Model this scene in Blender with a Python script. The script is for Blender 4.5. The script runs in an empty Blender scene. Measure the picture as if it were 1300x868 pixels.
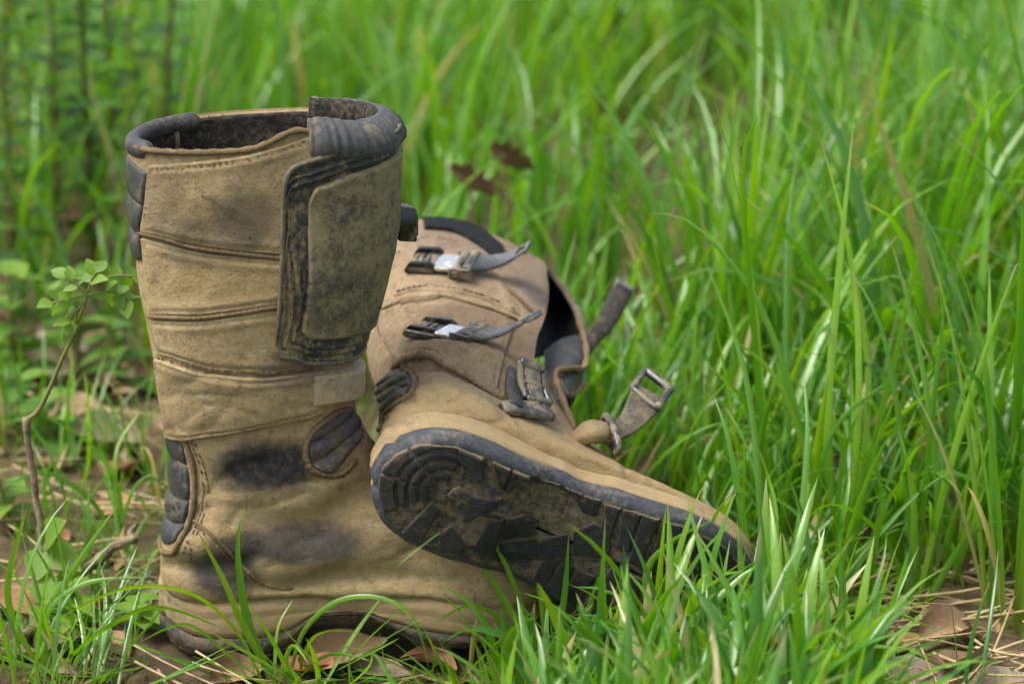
import bpy, bmesh, math, random
import numpy as np
from mathutils import Vector, Matrix
from mathutils.bvhtree import BVHTree

# ------------------------------------------------------------------ camera, sky, sun, exposure
SC = bpy.context.scene
COL = SC.collection
R = math.radians
cam_data = bpy.data.cameras.new('camera')
cam_data.lens = 85.0
cam_data.sensor_width = 36.0
cam_data.clip_start = 0.05
cam_data.clip_end = 2000.0
cam = bpy.data.objects.new('camera', cam_data)
COL.objects.link(cam)
cam.location = (0.0, -1.537, 0.687)
cam.rotation_euler = (R(90 - 17.0), 0, 0)
cam_data.dof.use_dof = True
cam_data.dof.focus_distance = 1.585
cam_data.dof.aperture_fstop = 5.0
SC.camera = cam

world = bpy.data.worlds.new('World')
SC.world = world
world.use_nodes = True
wn = world.node_tree
for n in list(wn.nodes):
    wn.nodes.remove(n)
w_out = wn.nodes.new('ShaderNodeOutputWorld')
w_bg = wn.nodes.new('ShaderNodeBackground')
w_sky = wn.nodes.new('ShaderNodeTexSky')
w_sky.sky_type = 'NISHITA'
w_sky.sun_disc = False
SUN_EL, SUN_AZ = R(60), R(-105)          # azimuth measured from +Y towards +X
w_sky.sun_elevation = SUN_EL
w_sky.sun_rotation = SUN_AZ
w_sky.air_density = 1.0
w_sky.dust_density = 4.0
w_hsv = wn.nodes.new('ShaderNodeHueSaturation')   # high thin cloud: paler, whiter sky all over
w_hsv.inputs['Saturation'].default_value = 0.45
wn.links.new(w_sky.outputs[0], w_hsv.inputs['Color'])
wn.links.new(w_hsv.outputs[0], w_bg.inputs['Color'])
w_bg.inputs['Strength'].default_value = 0.105
wn.links.new(w_bg.outputs[0], w_out.inputs['Surface'])

sun_data = bpy.data.lights.new('sun', 'SUN')
sun_data.energy = 1.5
sun_data.angle = R(30)
sun_data.color = (1.0, 0.95, 0.87)
sun = bpy.data.objects.new('sun', sun_data)
COL.objects.link(sun)
sd = Vector((math.sin(SUN_AZ) * math.cos(SUN_EL), math.cos(SUN_AZ) * math.cos(SUN_EL), math.sin(SUN_EL)))
sun.rotation_euler = sd.to_track_quat('Z', 'Y').to_euler()
sun.location = sd * 5

SC.view_settings.view_transform = 'Standard'
SC.view_settings.look = 'None'
SC.view_settings.gamma = 1.0
SC.view_settings.exposure = 1.50
SC.view_settings.use_curve_mapping = False
SC.cycles.max_bounces = 8
SC.cycles.transparent_max_bounces = 6
SC.cycles.use_adaptive_sampling = True
SC.cycles.adaptive_threshold = 0.02
SC.cycles.use_denoising = True

rng = np.random.default_rng(11)

# ------------------------------------------------------------------ helpers: noise, meshes
def _hash(ix, iy, iz, seed):
    h = (ix * 374761393 + iy * 668265263 + iz * 2147483647 + seed * 974634777) & 0xffffffff
    h = ((h ^ (h >> 13)) * 1274126177) & 0xffffffff
    h = h ^ (h >> 16)
    return (h & 0xffff) / 65535.0 * 2 - 1

def vnoise(p, scale, seed=0):
    q = np.asarray(p, float) * scale
    i = np.floor(q).astype(np.int64)
    f = q - i
    f = f * f * (3 - 2 * f)
    r = 0
    for dx in (0, 1):
        wx = f[..., 0] if dx else 1 - f[..., 0]
        for dy in (0, 1):
            wy = f[..., 1] if dy else 1 - f[..., 1]
            for dz in (0, 1):
                wz = f[..., 2] if dz else 1 - f[..., 2]
                r = r + wx * wy * wz * _hash(i[..., 0] + dx, i[..., 1] + dy, i[..., 2] + dz, seed)
    return r

def fbm(p, scale, oct=4, seed=0):
    a, t = 1.0, 0
    for k in range(oct):
        t = t + a * vnoise(p, scale * 2 ** k, seed + k * 17)
        a *= 0.5
    return t

def sstep(a, b, x):
    t = np.clip((x - a) / (b - a), 0, 1)
    return t * t * (3 - 2 * t)

def catmull(keys, n):
    k = np.asarray(keys, float)
    m = len(k)
    t = np.linspace(0, m - 1, n)
    i = np.clip(np.floor(t).astype(int), 0, m - 2)
    f = (t - i)[:, None]
    p0, p1, p2, p3 = k[np.clip(i - 1, 0, m - 1)], k[i], k[i + 1], k[np.clip(i + 2, 0, m - 1)]
    return 0.5 * (2 * p1 + (p2 - p0) * f + (2 * p0 - 5 * p1 + 4 * p2 - p3) * f ** 2 + (3 * p1 - p0 - 3 * p2 + p3) * f ** 3)

def resample(poly, n):
    p = np.asarray(poly, float)
    d = np.r_[0, np.cumsum(np.linalg.norm(np.diff(p, axis=0), axis=1))]
    s = np.linspace(0, d[-1], n)
    return np.stack([np.interp(s, d, p[:, k]) for k in range(p.shape[1])], 1)

def curve(pts, n=60):
    """smooth curve through pts, evenly resampled"""
    if len(pts) == 2:
        return resample(pts, n)
    return resample(catmull(pts, len(pts) * 12), n)

def at_len(poly, u):
    p = np.asarray(poly, float)
    d = np.r_[0, np.cumsum(np.linalg.norm(np.diff(p, axis=0), axis=1))]
    s = np.asarray(u) * d[-1]
    return np.stack([np.interp(s, d, p[:, k]) for k in range(p.shape[1])], 1)

def mesh_obj(name, verts, faces, mat, parent=None, smooth=True):
    me = bpy.data.meshes.new(name)
    me.from_pydata([tuple(v) for v in verts], [], [tuple(f) for f in faces])
    me.update()
    if smooth:
        me.polygons.foreach_set('use_smooth', [True] * len(me.polygons))
    me.materials.append(mat)
    o = bpy.data.objects.new(name, me)
    COL.objects.link(o)
    if parent is not None:
        o.parent = parent
    return o

def grid_faces(nu, nv, closed_v=False, off=0):
    f = []
    vv = nv if closed_v else nv - 1
    for i in range(nu - 1):
        for j in range(vv):
            a, b = off + i * nv + j, off + i * nv + (j + 1) % nv
            f.append((a, b, b + nv, a + nv))
    return f

def empty(name, loc=(0, 0, 0)):
    o = bpy.data.objects.new(name, None)
    o.empty_display_size = 0.05
    COL.objects.link(o)
    o.location = loc
    return o

def tag(o, label=None, cat=None, group=None, kind=None):
    if label: o['label'] = label
    if cat: o['category'] = cat
    if group: o['group'] = group
    if kind: o['kind'] = kind
    return o

class MB:
    """collects shapes for one mesh"""
    def __init__(self):
        self.v, self.f = [], []
    def add(self, v, f):
        o = len(self.v)
        self.v += [tuple(x) for x in v]
        self.f += [tuple(i + o for i in q) for q in f]
    def box(self, c, ax, ay, az, bevel=0.0):
        """box with half-axis vectors"""
        c, ax, ay, az = map(lambda q: np.asarray(q, float), (c, ax, ay, az))
        v, f = [], []
        if bevel <= 0:
            for sx in (-1, 1):
                for sy in (-1, 1):
                    for sz in (-1, 1):
                        v.append(c + ax * sx + ay * sy + az * sz)
            f = [(0, 1, 3, 2), (4, 6, 7, 5), (0, 4, 5, 1), (2, 3, 7, 6), (0, 2, 6, 4), (1, 5, 7, 3)]
        else:
            la, lb, lc = [np.linalg.norm(a) for a in (ax, ay, az)]
            kx, ky, kz = [max(0.1, 1 - bevel / l) for l in (la, lb, lc)]
            bm = bmesh.new()
            for sx in (-1, 1):
                for sy in (-1, 1):
                    for sz in (-1, 1):
                        for (a, b, d) in ((1, ky, kz), (kx, 1, kz), (kx, ky, 1)):
                            bm.verts.new(c + ax * sx * a + ay * sy * b + az * sz * d)
            r = bmesh.ops.convex_hull(bm, input=bm.verts)
            bm.verts.index_update()
            v = [tuple(q.co) for q in bm.verts]
            f = [tuple(q.index for q in fc.verts) for fc in bm.faces]
            bm.free()
        self.add(v, f)
    def tube(self, path, rad, seg=8, cap=True, flat=1.0, up=(0, 0, 1)):
        p = np.asarray(path, float)
        n = len(p)
        r = np.full(n, rad) if np.isscalar(rad) else np.asarray(rad)
        t = np.gradient(p, axis=0)
        t /= np.linalg.norm(t, axis=1)[:, None] + 1e-12
        a = np.cross(t, np.asarray(up, float))
        ln = np.linalg.norm(a, axis=1)
        bad = ln < 1e-4
        a[bad] = np.cross(t[bad], (1.0, 0.01, 0))
        a /= np.linalg.norm(a, axis=1)[:, None]
        b = np.cross(a, t)
        ang = np.linspace(0, 2 * np.pi, seg, endpoint=False)
        v = (p[:, None] + a[:, None] * (np.cos(ang) * 1)[None, :, None] * r[:, None, None]
             + b[:, None] * (np.sin(ang) * flat)[None, :, None] * r[:, None, None]).reshape(-1, 3)
        f = grid_faces(n, seg, True)
        if cap:
            f += [tuple(range(seg))[::-1], tuple((n - 1) * seg + k for k in range(seg))]
        self.add(v, f)
    def ribbon(self, path, side, width, thick):
        """strap: path (n,3), side vectors (n,3) unit, half width array, thickness"""
        p, s = np.asarray(path, float), np.asarray(side, float)
        n = len(p)
        s = np.broadcast_to(s, p.shape) / np.linalg.norm(np.broadcast_to(s, p.shape), axis=1)[:, None]
        t = np.gradient(p, axis=0)
        t /= np.linalg.norm(t, axis=1)[:, None]
        nn = np.cross(s, t)
        nn /= np.linalg.norm(nn, axis=1)[:, None]
        w = (np.full(n, width) if np.isscalar(width) else np.asarray(width))[:, None]
        th = (np.full(n, thick) if np.isscalar(thick) else np.asarray(thick))[:, None]
        e = 0.12
        ring = [p - s * w + nn * th * .2, p - s * w * (1 - e) + nn * th * .5, p + s * w * (1 - e) + nn * th * .5, p + s * w + nn * th * .2,
                p + s * w - nn * th * .2, p + s * w * (1 - e) - nn * th * .5, p - s * w * (1 - e) - nn * th * .5, p - s * w - nn * th * .2]
        v = np.stack(ring, 1).reshape(-1, 3)
        f = grid_faces(n, 8, True) + [tuple(range(8))[::-1], tuple((n - 1) * 8 + k for k in range(8))]
        self.add(v, f)
    def build(self, name, mat, parent=None, smooth=True):
        return mesh_obj(name, self.v, self.f, mat, parent, smooth)

# ------------------------------------------------------------------ materials
class NT:
    def __init__(self, name):
        self.m = bpy.data.materials.new(name)
        self.m.use_nodes = True
        self.t = self.m.node_tree
        self.b = self.t.nodes['Principled BSDF']
        self.out = self.t.nodes['Material Output']
        self.co = self.new('ShaderNodeTexCoord').outputs['Object']
    def new(self, k):
        return self.t.nodes.new(k)
    def link(self, a, b):
        self.t.links.new(a, b)
    def val(self, x, sock):
        if hasattr(x, 'is_output'):
            self.link(x, sock)
        else:
            sock.default_value = x
    def noise(self, scale, detail=5, rough=0.6, vec=None, dist=0.0):
        n = self.new('ShaderNodeTexNoise')
        n.inputs['Scale'].default_value = scale
        n.inputs['Detail'].default_value = detail
        n.inputs['Roughness'].default_value = rough
        n.inputs['Distortion'].default_value = dist
        self.link(vec if vec is not None else self.co, n.inputs['Vector'])
        return n.outputs['Fac']
    def ramp(self, x, a, b, ca=0.0, cb=1.0, smooth=True):
        r = self.new('ShaderNodeMapRange')
        r.interpolation_type = 'SMOOTHSTEP' if smooth else 'LINEAR'
        self.link(x, r.inputs['Value'])
        for k, q in zip(('From Min', 'From Max', 'To Min', 'To Max'), (a, b, ca, cb)):
            r.inputs[k].default_value = q
        return r.outputs['Result']
    def mix(self, fac, a, b):
        m = self.new('ShaderNodeMix')
        m.data_type = 'RGBA'
        self.val(fac, m.inputs[0])
        for x, s in ((a, m.inputs[6]), (b, m.inputs[7])):
            if isinstance(x, tuple) and len(x) == 3:
                x = x + (1.0,)
            self.val(x, s)
        return m.outputs[2]
    def math(self, op, a, b=0.0, c=None):
        m = self.new('ShaderNodeMath')
        m.operation = op
        self.val(a, m.inputs[0])
        self.val(b, m.inputs[1])
        if c is not None:
            self.val(c, m.inputs[2])
        return m.outputs[0]
    def vmath(self, op, a, b):
        m = self.new('ShaderNodeVectorMath')
        m.operation = op
        self.val(a, m.inputs[0])
        self.val(b, m.inputs[1])
        return m.outputs['Value'] if op in ('LENGTH', 'DOT_PRODUCT', 'DISTANCE') else m.outputs['Vector']
    def blob(self, c, r, wob, soft=0.38):
        """stain: ellipsoid at c with radii r, edge broken by noise wob (0..1)"""
        d = self.vmath('SUBTRACT', self.co, tuple(c))
        d = self.vmath('DIVIDE', d, tuple(r))
        l = self.vmath('LENGTH', d, (0, 0, 0))
        l = self.math('ADD', l, self.math('MULTIPLY', self.math('SUBTRACT', wob, 0.5), 1.5))
        return self.ramp(l, 1.0 + soft, 1.0 - soft)
    def bump(self, h, strength=0.3, dist=0.002, prev=None):
        b = self.new('ShaderNodeBump')
        b.inputs['Strength'].default_value = strength
        b.inputs['Distance'].default_value = dist
        self.link(h, b.inputs['Height'])
        if prev is not None:
            self.link(prev, b.inputs['Normal'])
        return b.outputs['Normal']
    def finish(self, col, rough, normal=None, spec=0.4, metal=None):
        self.val(col if hasattr(col, 'is_output') else tuple(col) + (1.0,), self.b.inputs['Base Color'])
        self.val(rough, self.b.inputs['Roughness'])
        self.b.inputs['Specular IOR Level'].default_value = spec
        if metal is not None:
            self.val(metal, self.b.inputs['Metallic'])
        if normal is not None:
            self.link(normal, self.b.inputs['Normal'])
        return self.m

MUD = (0.430, 0.325, 0.165)
MUD2 = (0.305, 0.222, 0.110)
PALE = (0.53, 0.432, 0.262)

def leather(name, mud=MUD, mud2=MUD2, pale=PALE, stains=(), tint=(0.085, 0.064, 0.044), wear=1.0):
    t = NT(name)
    big = t.noise(9, 7, 0.65, dist=0.5)
    mid = t.noise(34, 9, 0.74, dist=0.4)
    fine = t.noise(150, 9, 0.82)
    c = t.mix(t.ramp(big, 0.36, 0.64), mud2, mud)
    c = t.mix(t.ramp(mid, 0.50, 0.72, 0, 0.8), c, pale)
    c = t.mix(t.math('MULTIPLY', t.ramp(t.noise(17, 10, 0.76, dist=1.0), 0.53, 0.68), 0.50 * wear), c, tint)
    # rubbed grit, specks, scratches
    c = t.mix(t.ramp(fine, 0.51, 0.64, 0, 0.50), c, tint)
    ck = t.new('ShaderNodeTexVoronoi'); ck.feature = 'DISTANCE_TO_EDGE'; ck.inputs['Scale'].default_value = 85
    wv = t.new('ShaderNodeVectorMath'); wv.operation = 'MULTIPLY_ADD'
    nz = t.new('ShaderNodeTexNoise'); nz.inputs['Scale'].default_value = 40; t.link(t.co, nz.inputs['Vector'])
    t.link(nz.outputs['Color'], wv.inputs[0]); wv.inputs[1].default_value = (.02, .02, .02); t.link(t.co, wv.inputs[2]); t.link(wv.outputs[0], ck.inputs['Vector'])
    crk = t.math('MULTIPLY', t.ramp(ck.outputs['Distance'], .05, .0), t.ramp(t.noise(14, 5, .7), .50, .62))
    c = t.mix(t.math('MULTIPLY', crk, .32), c, tint)
    c = t.mix(t.ramp(fine, 0.47, 0.33, 0, 0.55), c, pale)
    wob = t.noise(24, 9, 0.74)
    for (cen, rad, col, amt) in stains:
        s = t.blob(cen, rad, wob)
        s = t.math('MULTIPLY', s, t.ramp(fine, 0.62, 0.48, 0.8, 1.0))
        c = t.mix(t.math('MULTIPLY', s, amt), c, col)
    sp = t.noise(330, 4, 0.7)
    c = t.mix(t.ramp(sp, 0.63, 0.70, 0, 0.8), c, tuple(x * .5 for x in tint))
    prev = None
    for rot, sc in (((0.3, 0.5, 0.2), (22, 22, 210)), ((-.6, .9, .5), (200, 30, 24))):
        vec = t.new('ShaderNodeMapping')
        vec.inputs['Scale'].default_value = sc
        vec.inputs['Rotation'].default_value = rot
        t.link(t.co, vec.inputs['Vector'])
        scr = t.noise(1.0, 6, 0.78, vec.outputs['Vector'], 1.2)
        c = t.mix(t.ramp(scr, 0.63, 0.69, 0, 0.55), c, tint)
        prev = t.bump(scr, 0.22, 0.002, prev)
    vor = t.new('ShaderNodeTexVoronoi')
    vor.inputs['Scale'].default_value = 380
    t.link(t.co, vor.inputs['Vector'])
    n = t.bump(vor.outputs['Distance'], 0.35, 0.0012, prev)
    n = t.bump(fine, 0.85, 0.0026, n)
    n = t.bump(mid, 0.6, 0.005, n)
    return t.finish(c, t.ramp(mid, 0.3, 0.7, 0.68, 0.92), n, 0.25)

def rubber(name, base, dust, lo, hi, scale=24, amt=0.85, rough=(0.42, 0.85), streak=None, spec=0.35, bump=0.3, veil=0.34):
    t = NT(name)
    v = None
    if streak:
        mp = t.new('ShaderNodeMapping')
        mp.inputs['Scale'].default_value = streak
        t.link(t.co, mp.inputs['Vector'])
        v = mp.outputs['Vector']
    a = t.noise(scale, 10, 0.76, v, 0.6)
    b = t.noise(210, 8, 0.8)
    k = t.math('ADD', t.math('MULTIPLY', a, 0.62), t.math('MULTIPLY', b, 0.38))
    d = t.ramp(k, lo, hi, 0, amt)
    c = t.mix(d, base, dust)
    # a thin veil of dust over everything, then pale grit
    c = t.mix(t.ramp(b, 0.42, 0.62, veil * .12, veil), c, dust)
    c = t.mix(t.ramp(t.noise(70, 9, 0.8), 0.55, 0.70, 0, min(.5, veil * 1.5)), c, tuple(x * 1.3 for x in dust))
    n = t.bump(b, bump * 1.4, 0.0014)
    n = t.bump(a, bump * 1.4, 0.003, n)
    return t.finish(c, t.ramp(d, 0, amt, rough[0] + .12, rough[1], False), n, spec)

def metal(name, col, rough, dust, lo, hi, amt):
    t = NT(name)
    a = t.noise(90, 6, 0.7)
    d = t.ramp(a, lo, hi, 0, amt)
    c = t.mix(d, col, dust)
    n = t.bump(t.noise(300, 4, 0.6), 0.25, 0.0008)
    return t.finish(c, t.ramp(d, 0, max(amt, 0.01), rough, 0.85, False), n, 0.5, t.ramp(d, 0, max(amt, 0.01), 1.0, 0.0, False))
# ------------------------------------------------------------------ measuring the photograph (1300 x 868) into metres
CAM_P = np.array(cam.location)
CP, SP = math.cos(R(17.0)), math.sin(R(17.0))
FPX = 85.0 / 36.0 * 1300

def ray(px, py):
    a, b = (px - 650) / FPX, (434 - py) / FPX
    d = np.array([a, CP + b * SP, -SP + b * CP])
    return d / np.linalg.norm(d)

def at_y(px, py, y):
    d = ray(px, py)
    return CAM_P + d * ((y - CAM_P[1]) / d[1])

def at_z(px, py, z):
    d = ray(px, py)
    return CAM_P + d * ((z - CAM_P[2]) / d[2])

# ------------------------------------------------------------------ boots
def prof(px, py):                       # side profile of the standing boot, heel back at x = 0, ground z = 0
    return ((px - 196) / 1900.0, (815 - py) / 1816.0)

#   back / sole point   front / instep point   half width  squareness  taper
PROFILE = [
    ((174, 181), (501, 168), .0600, 2.3, .00),
    ((172, 250), (498, 225), .0600, 2.3, .00),
    ((177, 325), (488, 305), .0590, 2.3, .00),
    ((184, 400), (469, 385), .0560, 2.3, .00),
    ((196, 465), (448, 452), .0510, 2.3, .00),
    ((206, 540), (445, 515), .0470, 2.3, .02),
    ((208, 600), (462, 552), .0455, 2.4, .06),
    ((201, 655), (482, 582), .0450, 2.5, .14),
    ((195, 698), (506, 604), .0445, 2.7, .24),
    ((202, 740), (530, 622), .0440, 3.0, .34),
    ((246, 752), (555, 640), .0445, 3.2, .40),
    ((336, 748), (581, 656), .0450, 3.2, .42),
    ((437, 746), (609, 672), .0465, 3.2, .40),
    ((530, 748), (638, 688), .0480, 3.2, .36),
    ((605, 760), (668, 704), .0470, 3.0, .30),
    ((664, 762), (692, 722), .0400, 2.8, .22),
    ((696, 754), (705, 736), .0270, 2.4, .10),
    ((711, 750), (712, 746), .0070, 2.0, .00),
]
NT_, NP_ = 340, 220
N_RIM, N_LIN = 88, 140                  # rows of the mouth and of the lining

def sole_half(x, side):
    """half width of the sole at x; side -1 right, +1 left; the inner edge is straighter"""
    xs = [-.001, .004, .015, .035, .065, .10, .133, .170, .198, .225, .246, .259, .2675, .2715]
    a = [.004, .0190, .0330, .0405, .0415, .0390, .0395, .0465, .0505, .0480, .0400, .0295, .0165, .003]
    return np.interp(x, xs, a)

def sole_bottom(x, arch=None):
    xs = [-.02, .0, .02, .07, .088, .105, .14, .175, .21, .25, .29]
    k = ARCH if arch is None else arch
    z = [.010, .005, .0015, .001, .001 + .3 * k, .001 + k, .001 + k, .009, .0070, .0115, .024]
    return np.interp(x, xs, z)
ARCH = .015

class Boot:
    def __init__(self, root, leather_mat, lining_mat, gap=None, seed=0, crease=(), rim=1.0):
        self.root = root
        self.M = np.array(root.matrix_world)
        self.Mi = np.linalg.inv(self.M)
        keys = []
        for b, f, w, n, k in PROFILE:
            keys.append(prof(*b) + prof(*f) + (w, n, k))
        K = catmull(keys, NT_)
        rings = []
        ph = np.linspace(0, 2 * np.pi, 481)
        for Bx, Bz, Fx, Fz, w, n, k in K:
            c, s = np.cos(ph), np.sin(ph)
            ss = .5 - .5 * np.sign(c) * np.abs(c) ** (2 / n)
            yy = -w * np.sign(s) * np.abs(s) ** (2 / n) * (1 + k * (.5 - ss))
            ring = np.stack([Bx + (Fx - Bx) * ss, yy, Bz + (Fz - Bz) * ss], 1)
            rings.append(resample(ring, NP_ + 1)[:-1])
        V = np.array(rings)                                  # NT x NP x 3
        # the rim swings: higher at the sides than at front and back
        x0, x1 = V[0][:, 0].min(), V[0][:, 0].max()
        sx = (V[:N_RIM, :, 0] - x0) / (x1 - x0)
        near = (V[:N_RIM, :, 1] < 0) * 1.0
        dz = .0015 * np.sin(np.pi * np.clip(sx, 0, 1)) + rim * near * .0110 * np.exp(-((sx - .66) / .11) ** 2)
        dz = dz - .010 * rim * sstep(.80, .93, sx)
        V[:N_RIM, :, 2] += dz * ((1 - np.arange(N_RIM) / N_RIM) ** 1.5)[:, None]
        N = self.normals(V)
        d = fbm(V, 9, 3, seed) * .0026 + fbm(V, 30, 3, seed + 5) * .0010 + fbm(V, 90, 2, seed + 9) * .00035
        self.V0 = V.copy()
        V = V + N * d[..., None]
        self.V, self.N = V, N
        self.bvh_update()
        for pts, sig, amp, skew in crease:                   # folds on the near side, traced from the photograph
            nseg = 40 if sig > .004 else 14
            P = np.array([self.hit(*p)[0] for p in curve(pts, nseg)])
            allv = V.reshape(-1, 3)
            m_ = 8 * sig
            box = np.all((allv > P.min(0) - m_) & (allv < P.max(0) + m_), axis=1)
            flat = allv[box]
            d0 = np.full(len(flat), 9.0)
            s0 = np.zeros(len(flat))
            taper = np.ones(len(flat))
            for k_, (a, b) in enumerate(zip(P[:-1], P[1:])):
                ab = b - a
                t = np.clip(((flat - a) @ ab) / (ab @ ab + 1e-12), 0, 1)
                q = flat - (a + t[:, None] * ab)
                dd = np.linalg.norm(q, axis=1)
                m = dd < d0
                d0[m] = dd[m]
                s0[m] = q[m][:, 2]
                taper[m] = np.sin(np.pi * np.clip((k_ + t[m]) / (nseg - 1), .04, .96)) ** .5
            dist = np.full(len(allv), 9.0); dist[box] = d0
            sgn = np.zeros(len(allv)); sgn[box] = s0
            tp = np.ones(len(allv)); tp[box] = taper
            h = tp * amp * np.exp(-(dist / sig) ** 2) + tp * skew * np.exp(-(dist / (2.6 * sig)) ** 2) * np.tanh(sgn / sig)
            V += N * h.reshape(NT_, NP_)[..., None]
        self.bvh_update()
        keep = np.ones((NT_ - 1, NP_), bool)
        if gap is not None:
            t0, t1, px_edge, j1 = gap
            W = self.V[int(t1 * .62)] @ self.M[:3, :3].T + self.M[:3, 3] - CAM_P      # find the column whose edge shows at px_edge
            xs = 650 + FPX * W[:, 0] / (W[:, 1] * CP - W[:, 2] * SP)
            j0 = next(j for j in range(NP_ // 5, NP_ // 2) if xs[j] >= px_edge)
            gap = (t0, t1, j0, j1)
            keep[t0:t1, j0:j1] = False
        faces = []
        for i in range(NT_ - 1):
            for j in range(NP_):
                if keep[i, j]:
                    a, b = i * NP_ + j, i * NP_ + (j + 1) % NP_
                    faces.append((a, a + NP_, b + NP_, b))
        # rolled rim at the mouth
        verts = V.reshape(-1, 3)
        base = len(verts)
        r1 = V[0] - N[0] * .0010 + np.array([0, 0, .0016])
        r2 = V[0] - N[0] * .0028 + np.array([0, 0, .0014])
        r3 = V[0] - N[0] * .0036 - np.array([0, 0, .004])
        verts = np.vstack([verts, r1, r2, r3])
        for r in range(3):
            for j in range(NP_):
                if keep[0, j]:
                    jj = (j + 1) % NP_
                    if r == 0:
                        faces.append((j, jj, base + jj, base + j))
                    else:
                        o = base + (r - 1) * NP_
                        faces.append((o + j, o + jj, o + NP_ + jj, o + NP_ + j))
        self.body = mesh_obj('upper', verts, faces, leather_mat, root)
        # lining: the inside wall
        nl = N_LIN
        L = V[:nl] - N[:nl] * (.0055 + .0009 * fbm(V[:nl], 60, 2, 3)[..., None])
        L[0] = V[0] - N[0] * .0030 + np.array([0, 0, .0002])
        lv = L.reshape(-1, 3)
        lf = [(a, b, c, d) for (a, b, c, d) in grid_faces(nl, NP_, True)]
        bot = len(lv)
        lv = np.vstack([lv, L[-1].mean(0)[None]])
        lf += [((nl - 1) * NP_ + j, (nl - 1) * NP_ + (j + 1) % NP_, bot) for j in range(NP_)]
        if gap is not None:
            t0, t1, j0, j1 = gap
            lf = [f for f in lf if not (len(f) == 4 and f[0] // NP_ < t1 + 2 and j0 <= f[0] % NP_ < j1)]
        self.lining = mesh_obj('lining', lv, lf, lining_mat, root)
    @staticmethod
    def normals(V):
        du = np.gradient(V, axis=0)
        dv = (np.roll(V, -1, 1) - np.roll(V, 1, 1)) / 2
        n = np.cross(du, dv)
        n /= np.linalg.norm(n, axis=2)[..., None] + 1e-12
        c = V.mean(1, keepdims=True)
        s = np.sign((n * (V - c)).sum(2, keepdims=True))
        return n * np.where(np.median(s) >= 0, 1, -1)
    def bvh_update(self):
        v = self.V.reshape(-1, 3)
        self.bvh = BVHTree.FromPolygons([tuple(p) for p in v], grid_faces(NT_, NP_, True))
    # -- three ways to lay a thing on the upper; each returns (point, outward normal)
    def hit(self, px, py):
        o = (self.Mi @ np.r_[CAM_P, 1])[:3]
        d = self.Mi[:3, :3] @ ray(px, py)
        loc, n, i, t = self.bvh.ray_cast(Vector(o), Vector(d))
        if loc is None or self.N[i // NP_, i % NP_] @ d > 0:      # missed, or only the far wall: nearest point of the near side
            dn = d / np.linalg.norm(d)
            v = self.V.reshape(-1, 3); nf = self.N.reshape(-1, 3)
            w = v - o
            dist = np.linalg.norm(w - (w @ dn)[:, None] * dn, axis=1) + np.where(nf @ dn < .05, 0, 9)
            k = int(np.argmin(dist))
            return v[k].copy(), nf[k].copy()
        n = np.array(n)
        if n @ d > 0:
            n = -n
        return np.array(loc), n
    def polar(self, th, z):
        k = np.interp(z, [.0, .12, .20, .28, .38], [.07, .07, .068, .074, .076])
        o = np.array([k, 0, z])
        d = np.array([math.cos(th), math.sin(th), 0])
        for dz in np.arange(0, .06, .002):                        # above the rim: carry the wall's line straight up
            loc, n, i, t = self.bvh.ray_cast(Vector((o[0] + d[0] * .3, d[1] * .3, z - dz)), Vector(-d))
            if loc is not None and self.N[i // NP_, i % NP_] @ d > 0:
                loc = (loc[0], loc[1], z)
                break
        else:
            loc, n, i, t = self.bvh.find_nearest(Vector(o + d * .08))
        n = np.array(n)
        if n @ d < 0:
            n = -n
        return np.array(loc), n
    def patch(self, name, top, bottom, left, right, height, mat, how='hit', nu=60, nv=40, parent=None, push=None, smooth_base=2, edge=.0012):
        """overlay panel: a Coons patch laid on the upper; height(d, u, v) is its thickness at distance d from its edge"""
        fn = self.hit if how == 'hit' else self.polar
        # parameters crowd near the edges
        def par(n):
            m = np.linspace(0, 1, n)
            return np.unique(np.r_[0, .006, .014, .024, m[1:-1] * .94 + .03, .976, .986, .994, 1])
        U, W = par(nu), par(nv)
        T, Bm, L, Rr = [at_len(c, p) for c, p in ((top, U), (bottom, U), (left, W), (right, W))]
        u, w = U[:, None, None], W[None, :, None]
        C = ((1 - w) * T[:, None] + w * Bm[:, None] + (1 - u) * L[None] + u * Rr[None]
             - (1 - u) * (1 - w) * T[0] - u * (1 - w) * T[-1] - (1 - u) * w * Bm[0] - u * w * Bm[-1])
        nU, nW = len(U), len(W)
        P = np.zeros((nU, nW, 3)); Nf = np.zeros_like(P)
        for i in range(nU):
            for j in range(nW):
                P[i, j], Nf[i, j] = fn(*C[i, j])
        for _ in range(smooth_base):
            Q = P.copy()
            Q[1:-1, 1:-1] = (P[1:-1, 1:-1] * 2 + P[2:, 1:-1] + P[:-2, 1:-1] + P[1:-1, 2:] + P[1:-1, :-2]) / 6
            P = Q
        N = np.cross(np.gradient(P, axis=0), np.gradient(P, axis=1))
        ln = np.linalg.norm(N, axis=2)[..., None]
        N = np.where(ln > 1e-12, N / (ln + 1e-15), Nf)
        s = np.sign((N * Nf).sum())
        N = N * s
        bad = (N * Nf).sum(2) < .2
        N[bad] = Nf[bad]
        lu = np.zeros((nU, nW)); lu[1:] = np.cumsum(np.linalg.norm(np.diff(P, axis=0), axis=2), 0)
        lw = np.zeros((nU, nW)); lw[:, 1:] = np.cumsum(np.linalg.norm(np.diff(P, axis=1), axis=2), 1)
        du = np.minimum(lu, lu[-1:] - lu); dw = np.minimum(lw, lw[:, -1:] - lw)
        d = np.minimum(du, dw)
        # a rounder distance near the corners
        h = height(d, U[:, None] + 0 * d, W[None, :] + 0 * d) * sstep(0, edge, d) - .0012 * (1 - sstep(0, edge, d))
        if push is not None:
            h = h + push(U[:, None] + 0 * d, W[None, :] + 0 * d)
        h = h + fbm(P, 60, 3, 7) * .0004
        X = P + N * h[..., None]
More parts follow.
